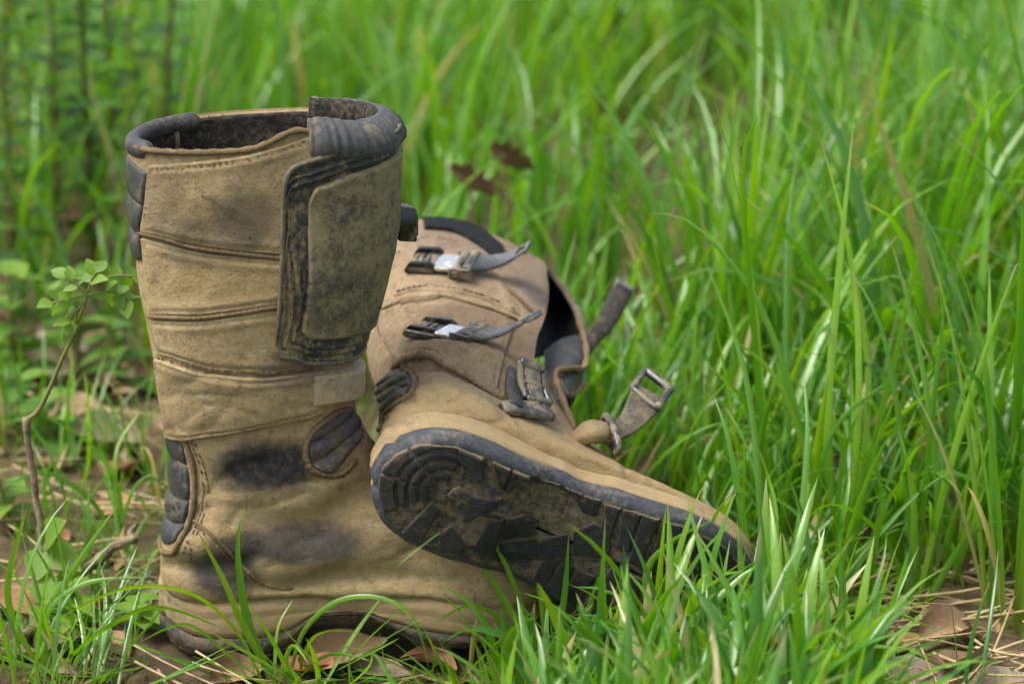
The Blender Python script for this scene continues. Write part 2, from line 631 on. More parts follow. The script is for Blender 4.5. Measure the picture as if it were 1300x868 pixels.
        f = grid_faces(nU, nW)
        if s < 0:
            f = [q[::-1] for q in f]
        o = mesh_obj(name, X.reshape(-1, 3), f, mat, parent or self.root)
        return o, X, N
    def line(self, pts, how='hit', n=80, off=0.0):
        fn = self.hit if how == 'hit' else self.polar
        c = curve(pts, n)
        r = [fn(*p) for p in c]
        P = np.array([a for a, b in r]); N = np.array([b for a, b in r])
        for _ in range(2):
            N[1:-1] = (N[:-2] + N[1:-1] + N[2:]); N /= np.linalg.norm(N, axis=1)[:, None]
            P[1:-1] = (P[:-2] + 2 * P[1:-1] + P[2:]) / 4
        return P + N * off, N
    def piping(self, name, pts, mat, rad=.0014, how='hit', off=.0003, n=90, parent=None, lines=None):
        mb = MB()
        for q in (lines or [pts]):
            P, N = self.line(q, how, n, off)
            r = np.full(n, rad) * (1 + .18 * np.sin(np.arange(n) * 1.7) * rng.uniform(.4, 1, n))
            r[:3] *= (.3, .6, .9); r[-3:] *= (.9, .6, .3)
            mb.tube(P, r, 7, up=N.mean(0))
        return mb.build(name, mat, parent or self.root)
    def stitches(self, lines, mat, how='hit', step=.0042, off=.0012, parent=None, name='stitching'):
        """small thread stitches along lines; worn out here and there"""
        mb = MB()
        for q in lines:
            P, N = self.line(q, how, 140, off)
            d = np.r_[0, np.cumsum(np.linalg.norm(np.diff(P, axis=0), axis=1))]
            m = int(d[-1] / step)
            for k in range(m):
                if rng.random() < .25: continue
                s = np.array([k * step, k * step + step * .68])
                pp = np.stack([np.interp(s, d, P[:, a]) for a in range(3)], 1)
                nn = np.stack([np.interp(s.mean(), d, N[:, a]) for a in range(3)])
                tt = pp[1] - pp[0]
                sd_ = np.cross(tt, nn); sd_ /= np.linalg.norm(sd_) + 1e-12
                mb.box(pp.mean(0) - nn * .0003, tt / 2 + nn * rng.normal(0, .0003), sd_ * .0005, nn * .0005, 0)
        o = mb.build(name, mat, parent or self.root, False)
        o['kind'] = 'stuff'
        return o

def rsub(dsts):                                             # ribs: rounded humps across a pad
    return lambda d, u, v: dsts(u, v)

def ribs(n, amp, base, axis='v', skew=0.0):
    def f(d, u, v):
        x = (v if axis == 'v' else u) + skew * ((u if axis == 'v' else v) - .5)
        return base + amp * np.sqrt(np.abs(np.sin(np.pi * np.clip(x, 0, 1) * n)))
    return f
# ---- materials of the boots
STAINS1 = [   # grey-black scuffs of the standing boot (boot coordinates, metres)
    ((.074, -.05, .138), (.037, .05, .018), (.024, .024, .029), 1.0),
    ((.090, -.05, .083), (.054, .05, .013), (.045, .043, .044), .9),
    ((.045, -.05, .063), (.024, .05, .017), (.050, .048, .050), .9),
    ((.040, -.06, .296), (.036, .05, .020), (.11, .09, .062), .55),
    ((.066, -.06, .312), (.020, .05, .018), (.09, .078, .060), .6),
    ((.092, -.06, .206), (.022, .05, .012), (.12, .10, .075), .6),
    ((.012, -.05, .330), (.020, .05, .030), (.16, .125, .075), .5),
    ((.060, -.06, .270), (.045, .05, .014), (.32, .235, .10), .5),
    ((.100, -.05, .060), (.030, .05, .010), (.20, .145, .07), .5),
]
M_leather1 = leather('tan_dusty_leather', stains=STAINS1)
STAINS2 = [
    ((.110, -.05, .045), (.200, .08, .050), (.335, .245, .115), .8),
    ((.060, -.06, .300), (.090, .05, .060), (.255, .185, .130), .5),
    ((.105, -.06, .270), (.030, .04, .018), (.13, .10, .105), .8),
    ((.070, -.06, .315), (.060, .05, .030), (.20, .150, .115), .6),
    ((.060, -.06, .180), (.070, .05, .030), (.17, .115, .075), .55),
    ((.140, -.05, .140), (.030, .05, .030), (.10, .068, .045), .75),
    ((.07, -.05, .085), (.05, .05, .020), (.24, .195, .135), .5),
]
M_leather2 = leather('rosy_dusty_leather', mud=(.350, .262, .150), mud2=(.235, .166, .100), pale=(.47, .38, .240), stains=STAINS2, tint=(.095, .064, .050))
M_seam = leather('seam_piping_leather', mud=(.21, .145, .072), mud2=(.14, .095, .048), pale=(.33, .25, .145))
M_thread = rubber('waxed_thread', (.085, .060, .032), (.25, .18, .09), .45, .58, 60, .8, (.8, .9))
M_lining = rubber('black_pile_lining', (.020, .021, .024), (.20, .16, .105), .50, .66, 40, .75, (.9, .95), spec=.1, bump=.9)
M_lining2 = rubber('black_mesh_lining', (.010, .0105, .013), (.045, .042, .040), .52, .7, 40, .5, (.7, .95), spec=.2, bump=.9, veil=.1)
M_plate = rubber('olive_dusty_plate', (.045, .045, .034), (.235, .200, .108), .40, .57, 20, .92, (.55, .85), bump=.45)
M_flange = rubber('black_flange_rubber', (.018, .020, .022), (.25, .205, .11), .45, .56, 20, .92, (.38, .85), streak=(1.0, 1.0, .35), bump=.4, veil=.10)
M_lip = rubber('grey_green_lip_rubber', (.055, .058, .052), (.20, .170, .10), .42, .64, 30, .8, (.5, .85))
M_collar = rubber('grey_stretch_collar', (.062, .068, .078), (.25, .215, .15), .49, .63, 34, .7, (.6, .9), streak=(1.0, 1.0, .25), bump=.8, veil=.2)
M_blackrub = rubber('blue_black_rubber', (.022, .025, .031), (.19, .158, .10), .49, .64, 22, .7, (.34, .85), veil=.14)
M_pad = rubber('grey_ribbed_pad', (.045, .046, .052), (.24, .19, .11), .48, .63, 26, .8, (.5, .9), bump=.5, veil=.2)
M_welt = rubber('muddy_welt', (.10, .085, .062), (.335, .245, .125), .34, .52, 18, .95, (.6, .9), bump=.6)
M_sole = rubber('blue_black_sole', (.026, .033, .048), (.21, .180, .130), .51, .62, 17, .75, (.34, .85), bump=.5, veil=.2)
M_muddysole = rubber('muddy_sole', (.028, .030, .036), (.19, .148, .085), .45, .60, 17, .85, (.5, .9), bump=.6)
M_tread = rubber('worn_black_tread', (.014, .0145, .017), (.19, .150, .095), .52, .66, 28, .8, (.36, .9), bump=.7, veil=.05)
M_lugside = rubber('mud_packed_lug_side', (.05, .042, .034), (.19, .150, .09), .42, .58, 30, .95, (.7, .95), bump=.7)
M_treadmud = rubber('dried_mud_tread_base', (.028, .025, .022), (.225, .176, .108), .44, .60, 24, .85, (.7, .95), bump=.8)
M_strap = rubber('tan_dusty_strap', (.20, .165, .108), (.41, .33, .195), .40, .62, 30, .85, (.6, .9))
M_web = rubber('grey_brown_webbing', (.085, .078, .064), (.26, .212, .135), .44, .60, 40, .85, (.7, .9), bump=.9)
M_blackstrap = rubber('black_webbing_strap', (.020, .020, .020), (.17, .135, .085), .50, .64, 40, .7, (.7, .9), bump=.8)
M_lever = rubber('grey_blue_plastic', (.070, .080, .100), (.30, .265, .205), .50, .70, 30, .7, (.35, .8))
M_chrome = metal('bright_steel', (.80, .80, .78), .22, (.30, .24, .15), .58, .72, .8)
M_steel = metal('dirty_steel', (.13, .13, .125), .45, (.20, .165, .105), .43, .58, .9)
M_darksteel = metal('black_steel', (.060, .060, .062), .35, (.20, .165, .10), .50, .64, .8)

# ---- the sole, shared by both boots
def outline(n=200):
    xs = np.concatenate([[-.001], .004 + .2635 * (1 - np.cos(np.linspace(0, np.pi, 60))) / 2, [.2715]])
    y = np.array([sole_half(x, 1) for x in xs])
    y = np.convolve(np.pad(y, 2, 'edge'), np.ones(5) / 5, 'valid')
    rt = np.stack([xs, -y * .99], 1)
    lf = np.stack([xs, y * .99], 1)[::-1]
    loop = np.vstack([rt, lf, rt[:1]])
    return resample(loop, n + 1)[:-1]

_B = np.array([prof(*b) for b, *_ in PROFILE][9:])
def welt_z(x):
    return np.interp(x, _B[:, 0], _B[:, 1])

def make_sole(boot, lugs, lug_mat, side_mat):
    o = outline()
    n = len(o)
    t = np.roll(o, -1, 0) - np.roll(o, 1, 0)
    t /= np.linalg.norm(t, axis=1)[:, None]
    nrm = np.stack([t[:, 1], -t[:, 0]], 1)
    c = o.mean(0)
    if ((o - c) * nrm).sum() < 0: nrm = -nrm
    zt, zb = welt_z(o[:, 0]), sole_bottom(o[:, 0])
    wob = fbm(np.stack([o[:, 0], o[:, 1], 0 * zt], 1), 40, 3, 4) * .0012
    def layer(off, z):
        p = o + nrm * (off + wob)[:, None]
        return np.column_stack([p, z])
    def band(name, layers, mat, parent, cap=False):
        v = np.vstack(layers)
        f = []
        m = len(layers)
        for i in range(m - 1):
            for j in range(n):
                a, b = i * n + j, i * n + (j + 1) % n
                f.append((a, a + n, b + n, b))
        if cap:
            base = len(v)
            last = layers[-1]
            ks = [.86, .7, .5, .3, .12, .02]
            for q, k in enumerate(ks):
                p = last.copy()
                p[:, 1] *= k
                p[:, 0] = .14 + (p[:, 0] - .14) * (.25 + .75 * k ** .35)
                p[:, 2] = sole_bottom(p[:, 0]) + .0006 * fbm(p, 60, 2, 8)
                v = np.vstack([v, p])
                s = base - n if q == 0 else base + (q - 1) * n
                for j in range(n):
                    jj = (j + 1) % n
                    f.append((s + j, base + q * n + j, base + q * n + jj, s + jj))
        return mesh_obj(name, v, f, mat, parent)
    mid = lambda k: zt * (1 - k) + zb * k
    band('welt', [layer(-.006, zt + .0075), layer(-.0015, zt + .0055), layer(.0012, zt + .002), layer(.0022, zt - .002), layer(.0012, zt - .0045), layer(.0018, zt - .0065), layer(.0024, mid(.45)), layer(.0014, mid(.56)), layer(-.0008, mid(.60))], M_welt, boot.root)
    out = band('outsole', [layer(-.0010, mid(.57)), layer(.0016, mid(.62)), layer(.0024, mid(.75)), layer(.0016, zb + .0040), layer(-.0006, zb + .0018), layer(-.0030, zb)], side_mat, boot.root, True)
    # floor between the lugs: dried mud
    k = [layer(-.0042, zb - .0004)]
    p0 = k[0]
    v = p0.copy(); f = []
    for q, kk in enumerate([.8, .55, .3, .05]):
        p = p0.copy(); p[:, 1] *= kk
        p[:, 0] = .14 + (p[:, 0] - .14) * (.25 + .75 * kk ** .35)
        p[:, 2] = sole_bottom(p[:, 0]) - .0006 + .0007 * fbm(p, 55, 3, 21)
        v = np.vstack([v, p])
        for j in range(n):
            jj = (j + 1) % n
            f.append((q * n + j, (q + 1) * n + j, (q + 1) * n + jj, q * n + jj))
    mesh_obj('tread_floor', v, f, M_treadmud, out)
    for poly, h, *mt in lugs:
        poly = np.asarray(poly, float)
        lim = np.array([sole_half(x, 1) for x in poly[:, 0]]) - .0042
        poly[:, 1] = np.clip(poly[:, 1], -lim, lim)
        keep_ = np.r_[True, np.linalg.norm(np.diff(poly, axis=0), axis=1) > .0004]
        poly = poly[keep_]
        area = np.sum(poly[:, 0] * np.roll(poly[:, 1], -1) - np.roll(poly[:, 0], -1) * poly[:, 1])
        if area < 0: poly = poly[::-1]
        m = len(poly)
        e = np.roll(poly, -1, 0) - poly
        e /= np.linalg.norm(e, axis=1)[:, None] + 1e-9
        en = np.stack([-e[:, 1], e[:, 0]], 1)                # inward
        vn = en + np.roll(en, 1, 0)
        vn /= (np.linalg.norm(vn, axis=1)[:, None] + 1e-9)
        ins = poly + vn * .0009
        ins2 = poly + vn * .0019
        hh = h * (1 + .12 * rng.uniform(-1, 1))
        tl = rng.uniform(-.0004, .0004, 2)
        def zz(p, q): return sole_bottom(p[:, 0]) - q + (p - poly.mean(0)) @ tl * 20
        v = np.vstack([np.column_stack([poly, zz(poly, -.001)]), np.column_stack([poly + vn * .0002, zz(poly, hh * .72)]),
                       np.column_stack([ins, zz(ins, hh * .95)]), np.column_stack([ins2, zz(ins2, hh)])])
        f = []
        for r_ in range(3):
            for j in range(m):
                a, b = r_ * m + j, r_ * m + (j + 1) % m
                f.append((a, a + m, b + m, b))
        f.append(tuple(range(3 * m, 4 * m))[::-1])
        lo_ = mesh_obj('emblem_plate' if mt else 'tread_lug', v, f, M_treadmud if mt else lug_mat, out, False)
        lo_.data.materials.append(M_lugside)
        lo_.data.polygons.foreach_set('material_index', [1] * m + [0] * (2 * m + 1))
    return out

def lug_set(xy):
    """lug outlines; xy turns photo pixels into sole coordinates"""
    z1 = lambda pts: [xy(470 + a / 4.568, 540 + b / 4.568) for a, b in pts]
    z2 = lambda pts: [xy(680 + a / 3.947, 560 + b / 3.947) for a, b in pts]
    L = []
    # fan of arcs at the heel
    c = np.array(xy(562, 626))
    rad = [.0085, .0160, .0235, .0305]
    sect = [(math.pi * 1.50, math.pi * 1.17), (math.pi * 1.15, math.pi * .965), (math.pi * .945, math.pi * .74)]
    
    def edge_r(a):
        for r in np.linspace(.02, .06, 120):
            p = c + r * np.array([math.cos(a), math.sin(a)])
            if p[0] < .0 or abs(p[1]) > sole_half(p[0], 1) - .0048:
                return r
        return .05
    for a0, a1 in sect:
        aa = np.linspace(a0, a1, 7)
        for i, r in enumerate(rad):
            nxt = rad[i + 1] - .0016 if i + 1 < len(rad) else None
            inner = [c + (r + .0005) * np.array([math.cos(a), math.sin(a)]) for a in aa]
            outer = [c + (nxt or max(edge_r(a), r + .004)) * np.array([math.cos(a), math.sin(a)]) for a in aa[::-1]]
            L.append((inner + outer, .0032))
    L.append((z1([(182, 628), (358, 445), (408, 490), (345, 600), (290, 690)]), .0042))
    L.append((z1([(405, 735), (395, 640), (470, 585), (520, 640), (560, 700), (520, 745)]), .0036))
    L.append((z1([(600, 700), (690, 562), (775, 562), (745, 690), (720, 780), (640, 790)]), .0042))
    L.append((z1([(512, 130), (600, 135), (678, 155), (660, 325), (575, 330), (548, 260), (512, 200)]), .0046))
    L.append((z1([(735, 172), (845, 205), (812, 300), (770, 385), (738, 330), (718, 262)]), .0046))
    L.append((z1([(868, 205), (965, 268), (885, 335), (800, 405), (772, 388), (822, 310)]), .0050))
    L.append((z1([(448, 410), (480, 375), (520, 356), (555, 385), (600, 410), (680, 428), (762, 430), (735, 492), (660, 515), (605, 535), (565, 565), (527, 550), (515, 490), (480, 440)]), .0044))
    L.append((z1([(790, 565), (935, 560), (985, 600), (960, 690), (850, 690), (765, 690)]), .0034))
    L.append((z1([(760, 705), (960, 705), (1010, 740), (980, 830), (740, 830)]), .0034))
    # ribbed plate under the arch
    for (a, b, c_, d) in (((10, 92), (42, 104), (20, 210), (-14, 188)), ((50, 106), (106, 122), (58, 254), (26, 214)), ((116, 124), (168, 145), (122, 262), (66, 258)),
                          ((178, 150), (236, 176), (180, 296), (130, 268)), ((246, 182), (300, 212), (236, 340), (188, 302))):
        L.append((z2([a, b, c_, d]), .0028))
    L.append((z2([(205, 330), (250, 350), (310, 225), (335, 250), (345, 330), (310, 425), (240, 405)]), .0030))
    L.append((z2([(195, 500), (300, 455), (385, 490), (380, 620), (200, 620)]), .0030))
    L.append((z2([(-20, 560), (170, 510), (185, 620), (-20, 640)]), .0030))
    # oval emblem plate, worn blank
    L.append((z2([(75 + 108 * math.cos(q), 385 + 82 * math.sin(q)) for q in np.linspace(0, 2 * math.pi, 15)[:-1]]), .0018, 1))
    # forefoot bars, both sides
    for x0, x1 in ((.126, .136), (.138, .148), (.150, .162), (.164, .176), (.178, .191), (.193, .206), (.208, .221), (.223, .235), (.237, .248)):
        for s in (-1, 1):
            w0, w1 = sole_half(x0, 1) - .005, sole_half(x1, 1) - .005
            if s < 0 and x0 < .19:
                a = [(x0 + .012, -.005), (x1 + .009, -.005), (x1 + .004, -w1), (x0 + .004, -w0)]
                if x0 < .135: continue
                if x0 < .16: a = [(x0 + .014, -.012), (x1 + .011, -.012), (x1 + .006, -w1), (x0 + .006, -w0)]
            else:
                a = [(x0 + .004, s * .0025), (x1 + .002, s * .0025), (x1, s * w1), (x0, s * w0)]
            if x0 < .16 and s > 0: a = [(x0, s * .014), (x1, s * .014), (x1, s * w1), (x0, s * w0)]
            # broken edge so the bars do not look machined
            a = np.array(a); m = []
            for i in range(4):
                p, q = a[i], a[(i + 1) % 4]
                m.append(p); m.append((p + q) / 2 + rng.uniform(-.0009, .0009, 2))
            L.append((m, .0030))
    L.append(([(.251, -.026), (.258, -.018), (.262, 0), (.258, .018), (.251, .026)], .0026))
    return L

# ================================================================== the standing boot
boot_a = empty('riding_boot')
boot_a.location = (-.2390, .004, .004)
boot_a.rotation_euler = (0, 0, R(3.0))
tag(boot_a, 'upright dusty tan leather riding boot with black shin plate, standing on its sole', 'boot', 'pair of muddy riding boots')
# ================================================================== the lying boot
boot_b = empty('riding_boot')
_f = Vector((.905, .10, -.445)).normalized()
_u = Vector((.02, .99, .085))
_u = (_u - _f * _u.dot(_f)).normalized()
_y = _u.cross(_f)
_H = at_y(485, 599, -.085)
boot_b.matrix_world = Matrix(((_f.x, _y.x, _u.x, _H[0]), (_f.y, _y.y, _u.y, _H[1]), (_f.z, _y.z, _u.z, _H[2]), (0, 0, 0, 1)))
tag(boot_b, 'muddy riding boot tipped on its side with open metal buckles and its tread facing out', 'boot', 'pair of muddy riding boots')
bpy.context.view_layer.update()

wr = np.random.default_rng(5)
def fine_creases(n, x0, x1, y0, y1, slope, length, depth):
    """short sharp wrinkles in the flexed leather"""
    out = []
    for _ in range(n):
        x, y = wr.uniform(x0, x1), wr.uniform(y0, y1)
        L, a = wr.uniform(.5, 1) * length, slope + wr.normal(0, .35)
        c, s_ = math.cos(a) * L / 2, math.sin(a) * L / 2
        k = wr.normal(0, .12) * L
        out.append(([(x - c, y + s_), (x, y + k), (x + c, y - s_)], wr.uniform(.0022, .0036), -depth * wr.uniform(.5, 1.2), 0))
    return out
A = Boot(boot_a, M_leather1, M_lining, seed=2, crease=[
    ([(300, 738), (360, 746), (430, 728), (500, 728), (570, 738), (640, 720)], .0065, -0.0056, 0.0014),
    ([(215, 712), (255, 722), (300, 716), (330, 700)], .006, -0.0048, 0.0011),
    ([(300, 655), (360, 668), (420, 655), (470, 622), (500, 605)], .010, -0.0064, 0.0000),
    ([(330, 700), (400, 705), (470, 690), (540, 660)], .014, 0.0056, 0.0000),
    ([(250, 640), (290, 610), (350, 585)], .009, -0.0029, 0.0000),
    ([(215, 690), (250, 690), (290, 670)], .010, 0.0048, 0.0000),
    *fine_creases(26, 290, 560, 600, 720, .35, 90, .0016), *fine_creases(14, 215, 320, 640, 730, -.2, 60, .0014), *fine_creases(10, 220, 400, 480, 540, .1, 110, .0009),
    ([(215, 548), (300, 545), (380, 532)], .006, -0.0024, 0.0000),
])
Bt = Boot(boot_b, M_leather2, M_lining2, seed=31, rim=0, gap=(0, 92, 690, 129), crease=[
    ([(500, 470), (540, 462), (580, 470), (620, 492), (660, 510)], .0060, -0.0096, -0.0021),
    ([(520, 445), (570, 446), (620, 455), (660, 470)], .010, 0.0072, 0.0000),
    ([(480, 380), (540, 378), (600, 395), (660, 420)], .010, -0.0024, 0.0000),
    ([(500, 372), (555, 358), (610, 372), (655, 396)], .011, -.0050, 0), ([(500, 408), (560, 400), (620, 418), (660, 440)], .009, -.0042, .0010), ([(540, 310), (590, 318), (630, 345)], .010, -.0035, 0),
    *fine_creases(24, 500, 660, 430, 520, -.45, 80, .0016), *fine_creases(10, 500, 680, 520, 545, -.3, 80, .0010), *fine_creases(12, 520, 660, 300, 420, -.3, 90, .0010),
    *fine_creases(8, 740, 860, 580, 620, -.9, 60, .0014),
    ([(520, 490), (580, 500), (640, 525)], .010, 0.0032, 0.0000),
])
def sole_xy(px, py, z=-.002):
    o = (Bt.Mi @ np.r_[CAM_P, 1])[:3]; d = Bt.Mi[:3, :3] @ ray(px, py)
    q = o + d * ((z - o[2]) / d[2])
    return (q[0], q[1])
LUGS = lug_set(sole_xy)
ARCH = .026
make_sole(A, LUGS, M_tread, M_muddysole)
ARCH = .012
make_sole(Bt, LUGS, M_tread, M_sole)
# ---------------------------------------------------------------- fittings of the standing boot
flat = lambda T: (lambda d, u, v: T + 0 * d)
def pan(T, lip=.0006):                    # leather panel, slightly plumper along its sewn edge
    return lambda d, u, v: T + lip * np.exp(-((d - .006) / .003) ** 2) - lip * np.exp(-((d - .0035) / .0012) ** 2)

def bind(B, **kw):
    return lambda *a, **k: B.patch(*a, **{**kw, **k})
P = A.patch
P('shaft_panel', curve([(190, 209), (240, 205), (300, 198), (350, 186), (392, 172)]), curve([(181, 295), (250, 312), (320, 321), (400, 326)]),
  curve([(190, 209), (186, 250), (181, 295)]), curve([(392, 172), (404, 190), (403, 250), (400, 326)]), pan(.0026), M_leather1)
P('shaft_panel', curve([(180, 300), (250, 317), (320, 326), (400, 331)]), curve([(191, 400), (250, 401), (300, 395), (400, 380)]),
  curve([(180, 300), (184, 350), (191, 400)]), curve([(400, 331), (400, 380)]), pan(.0020), M_leather1)
P('shaft_panel', curve([(192, 405), (250, 406), (300, 400), (400, 386)]), curve([(201, 449), (260, 467), (330, 474), (405, 470)]),
  curve([(192, 405), (201, 449)]), curve([(400, 386), (405, 470)]), pan(.0018), M_leather1)
P('ankle_band', curve([(199, 452), (260, 470), (330, 477), (410, 467)]), curve([(215, 557), (240, 560), (300, 550), (360, 536), (409, 525)]),
  curve([(199, 452), (206, 500), (215, 557)]), curve([(410, 467), (411, 495), (409, 525)]), pan(.0042), M_leather1)
A.piping('seam_piping', None, M_seam, .0017, lines=[
    [(176, 295), (215, 304), (250, 314), (320, 323), (360, 327)], [(189, 401), (250, 403), (300, 397), (360, 387)]], off=.0012)
A.piping('seam_piping', None, M_seam, .0013, lines=[
    [(240, 655), (262, 673), (285, 694), (305, 715), (330, 738), (350, 745), (372, 747)]], off=.0002)
_r = A.V[0]; _sx = (_r[:, 0] - _r[:, 0].min()) / np.ptp(_r[:, 0])
_j = [j for j in range(NP_ // 2) if .04 < _sx[j] < .80]
mb = MB(); mb.tube(_r[_j] + A.N[0][_j] * .0004 + np.array([0, 0, .0004]), .0021 * (1 + .15 * np.sin(np.arange(len(_j)) * 1.3)), 8); mb.build('rim_binding', M_seam, boot_a)
_j = [j for j in range(NP_ // 2, NP_) if .06 < _sx[j] < .86]
mb = MB(); mb.tube(_r[_j] + np.array([0, 0, .0004]), .0021, 8); mb.build('rim_binding', M_seam, boot_a)
# ribbed pads at the instep and behind the ankle
P('instep_pad', curve([(420, 529), (434, 521), (447, 519)]), curve([(396, 590), (408, 598), (430, 598), (451, 580)]),
  curve([(420, 529), (400, 546), (391, 568), (396, 590)]), curve([(447, 519), (459, 545), (451, 580)]), ribs(3, .0032, -.0008, 'v', .55), M_pad, nu=40, nv=90, smooth_base=3)
A.piping('pad_border', [(447, 519), (432, 521), (418, 529), (398, 546), (388, 568), (393, 592), (408, 601), (432, 601), (453, 582)], M_seam, .0021, off=.0008)
def pol(*p): return curve([(a, z) for a, z in p])
P('heel_pad', pol((-2.56, .150), (-2.8, .156), (-3.14, .158), (-3.6, .156), (-3.98, .150)), pol((-2.58, .082), (-2.8, .076), (-3.14, .075), (-3.6, .076), (-3.9, .082)),
  pol((-2.56, .150), (-2.50, .118), (-2.58, .082)), pol((-3.98, .150), (-4.0, .118), (-3.9, .082)), ribs(4, .0026, -.0004), M_blackrub, 'polar', 60, 110)
A.piping('pad_border', [(-2.54, .158), (-2.44, .135), (-2.44, .112), (-2.50, .088), (-2.60, .076), (-2.8, .071), (-3.14, .070), (-3.6, .072), (-3.9, .078)], M_seam, .0020, 'polar', .0008)
# rear bumper and padded rim
P('rear_bumper', pol((-2.66, .336), (-3.14, .342), (-3.86, .338)), pol((-2.74, .276), (-3.14, .272), (-3.8, .276)),
  pol((-2.66, .336), (-2.69, .31), (-2.74, .276)), pol((-3.86, .338), (-3.83, .31), (-3.8, .276)), ribs(3, .0022, .0006), M_blackrub, 'polar', 70, 100)
mb = MB()
th = np.linspace(-2.66, -4.05, 60)
Pt = np.array([A.polar(a, .330)[0] for a in th]); Nn = np.array([A.polar(a, .330)[1] for a in th]); Nn[:, 2] = 0
jr = [int(np.argmin(np.hypot(*(A.V[0][:, :2] - p[:2]).T))) for p in Pt]
zt = A.V[0][jr][:, 2]
Pt = A.V[0][jr] - Nn * .0030; Pt[:, 2] = zt - .0012
for _ in range(4): Pt[1:-1] = (Pt[:-2] + Pt[1:-1] * 2 + Pt[2:]) / 4
rr = np.full(60, .0056); rr[:4] *= (.25, .6, .85, .95); rr[-4:] *= (.95, .85, .6, .25)
mb.tube(Pt, rr, 14, flat=1.15)
mb.build('padded_rim', M_blackrub, boot_a)
mb = MB()
_q = [A.polar(2.50, z_) for z_ in np.linspace(.25, .346, 14)]
mb.tube([p_ - n_ * .0068 for p_, n_ in _q], .0020, 7, up=(1, 0, 0)); mb.build('lining_seam', M_web, boot_a)

# shin plate with grooved flange, raised centre panel
def flange(d, u, v):
    h = .0052 - .0022 * np.exp(-((d - .0052) / .0011) ** 2) + .0010 * np.exp(-((d - .0075) / .0011) ** 2) - .0020 * np.exp(-((d - .0098) / .0010) ** 2)
    h = h + .0008 * np.exp(-((d - .0122) / .0010) ** 2) - .0014 * sstep(.0125, .0150, d)
    return h
TL = -1.30
plate, PX, PN = P('shin_plate', pol((TL, .322), (TL + .02, .336), (TL + .10, .344), (TL + .30, .3475), (-.7, .353), (0, .358), (.9, .356), (1.15, .347), (1.2, .325)),
  pol((TL - .02, .226), (TL + .04, .219), (TL + .22, .2165), (-.9, .211), (-.3, .208), (.2, .209), (.8, .215), (1.05, .222)),
  pol((TL, .322), (TL, .28), (TL - .02, .226)), pol((1.2, .325), (1.12, .27), (1.05, .222)), flange, M_flange, 'polar', 150, 110, smooth_base=3)
P('raised_panel', pol((TL + .24, .320), (TL + .28, .3305), (TL + .38, .3345), (-.6, .340), (.1, .3455), (.7, .343), (.85, .325)),
  pol((TL + .21, .235), (TL + .28, .2295), (-.9, .2265), (-.3, .2235), (.2, .2235), (.6, .228), (.75, .238)),
  pol((TL + .24, .320), (TL + .23, .28), (TL + .21, .235)), pol((.85, .325), (.80, .28), (.75, .238)),
  lambda d, u, v: .0066 + .0006 * np.exp(-((d - .004) / .003) ** 2), M_plate, 'polar', 110, 90, smooth_base=3, edge=.0035, parent=plate)
A.piping('plate_lip', [(TL - .02, .226), (TL, .28), (TL, .322), (TL + .02, .336), (TL + .10, .344), (TL + .30, .3475), (-.7, .353), (0, .358), (.9, .356)], M_lip, .0018, 'polar', .0050, 140, parent=plate)
A.piping('plate_lip', [(TL - .02, .226), (TL + .04, .219), (TL + .22, .2165), (-.9, .211), (-.3, .208), (.2, .209), (.8, .215)], M_lip, .0018, 'polar', .0048, 140, parent=plate)
# stretch collar above the plate
th = np.linspace(-1.04, 1.02, 120)
sec = [(.0055, .3475), (.0085, .352), (.0085, .358), (.0055, .3655), (.0000, .3710), (-.0055, .3740), (-.0095, .3735), (-.0120, .367), (-.0125, .340), (-.011, .318)]
cv = []
for i, a in enumerate(th):
    p, nn = A.polar(a, .330); nn[2] = 0; nn /= np.linalg.norm(nn)
    e = sstep(0, .06, (i / 119.0)) * sstep(0, .03, 1 - i / 119.0)
    rip = .00050 * math.sin(a * 52 + 2.3 * math.sin(a * 7)) + .00050 * math.sin(a * 93 + 3 * math.sin(a * 5)) + .0007 * math.sin(a * 13)
    lift = -.003 + .006 * math.exp(-((a + 1.0) / .35) ** 2) - .001 * sstep(.1, .9, a)
    for o_, z_ in sec:
        z_ = .3475 + (z_ - .3475) * (.86 if z_ > .3475 else 1.0)
        k = (o_ + .001) * (.55 + .45 * e) - .001 + rip * (1 if o_ > -.009 else .3)
        q = p + nn * k; q[2] = z_ + lift + rip * .35
        cv.append(q)
ns = len(sec)
cf = [f for f in grid_faces(120, ns)]
cf += [tuple(range(ns))[::-1], tuple(119 * ns + k for k in range(ns))]
mesh_obj('stretch_collar', cv, cf, M_collar, boot_a)
lv = []
for i, a in enumerate(th):
    p, nn = A.polar(a, .330); nn[2] = 0; nn /= np.linalg.norm(nn)
    lift = -.003 + .006 * math.exp(-((a + 1.0) / .35) ** 2) - .001 * sstep(.1, .9, a)
    for o_, z_ in ((-.0085, .3703), (-.0122, .3665), (-.0132, .359), (-.0135, .340), (-.0120, .310)):
        q = p + nn * (o_ - .0006 + .0005 * math.sin(a * 60 + z_ * 900)); q[2] = z_ + lift
        lv.append(q)
mesh_obj('collar_lining', lv, grid_faces(120, 5), M_lining, boot_a)
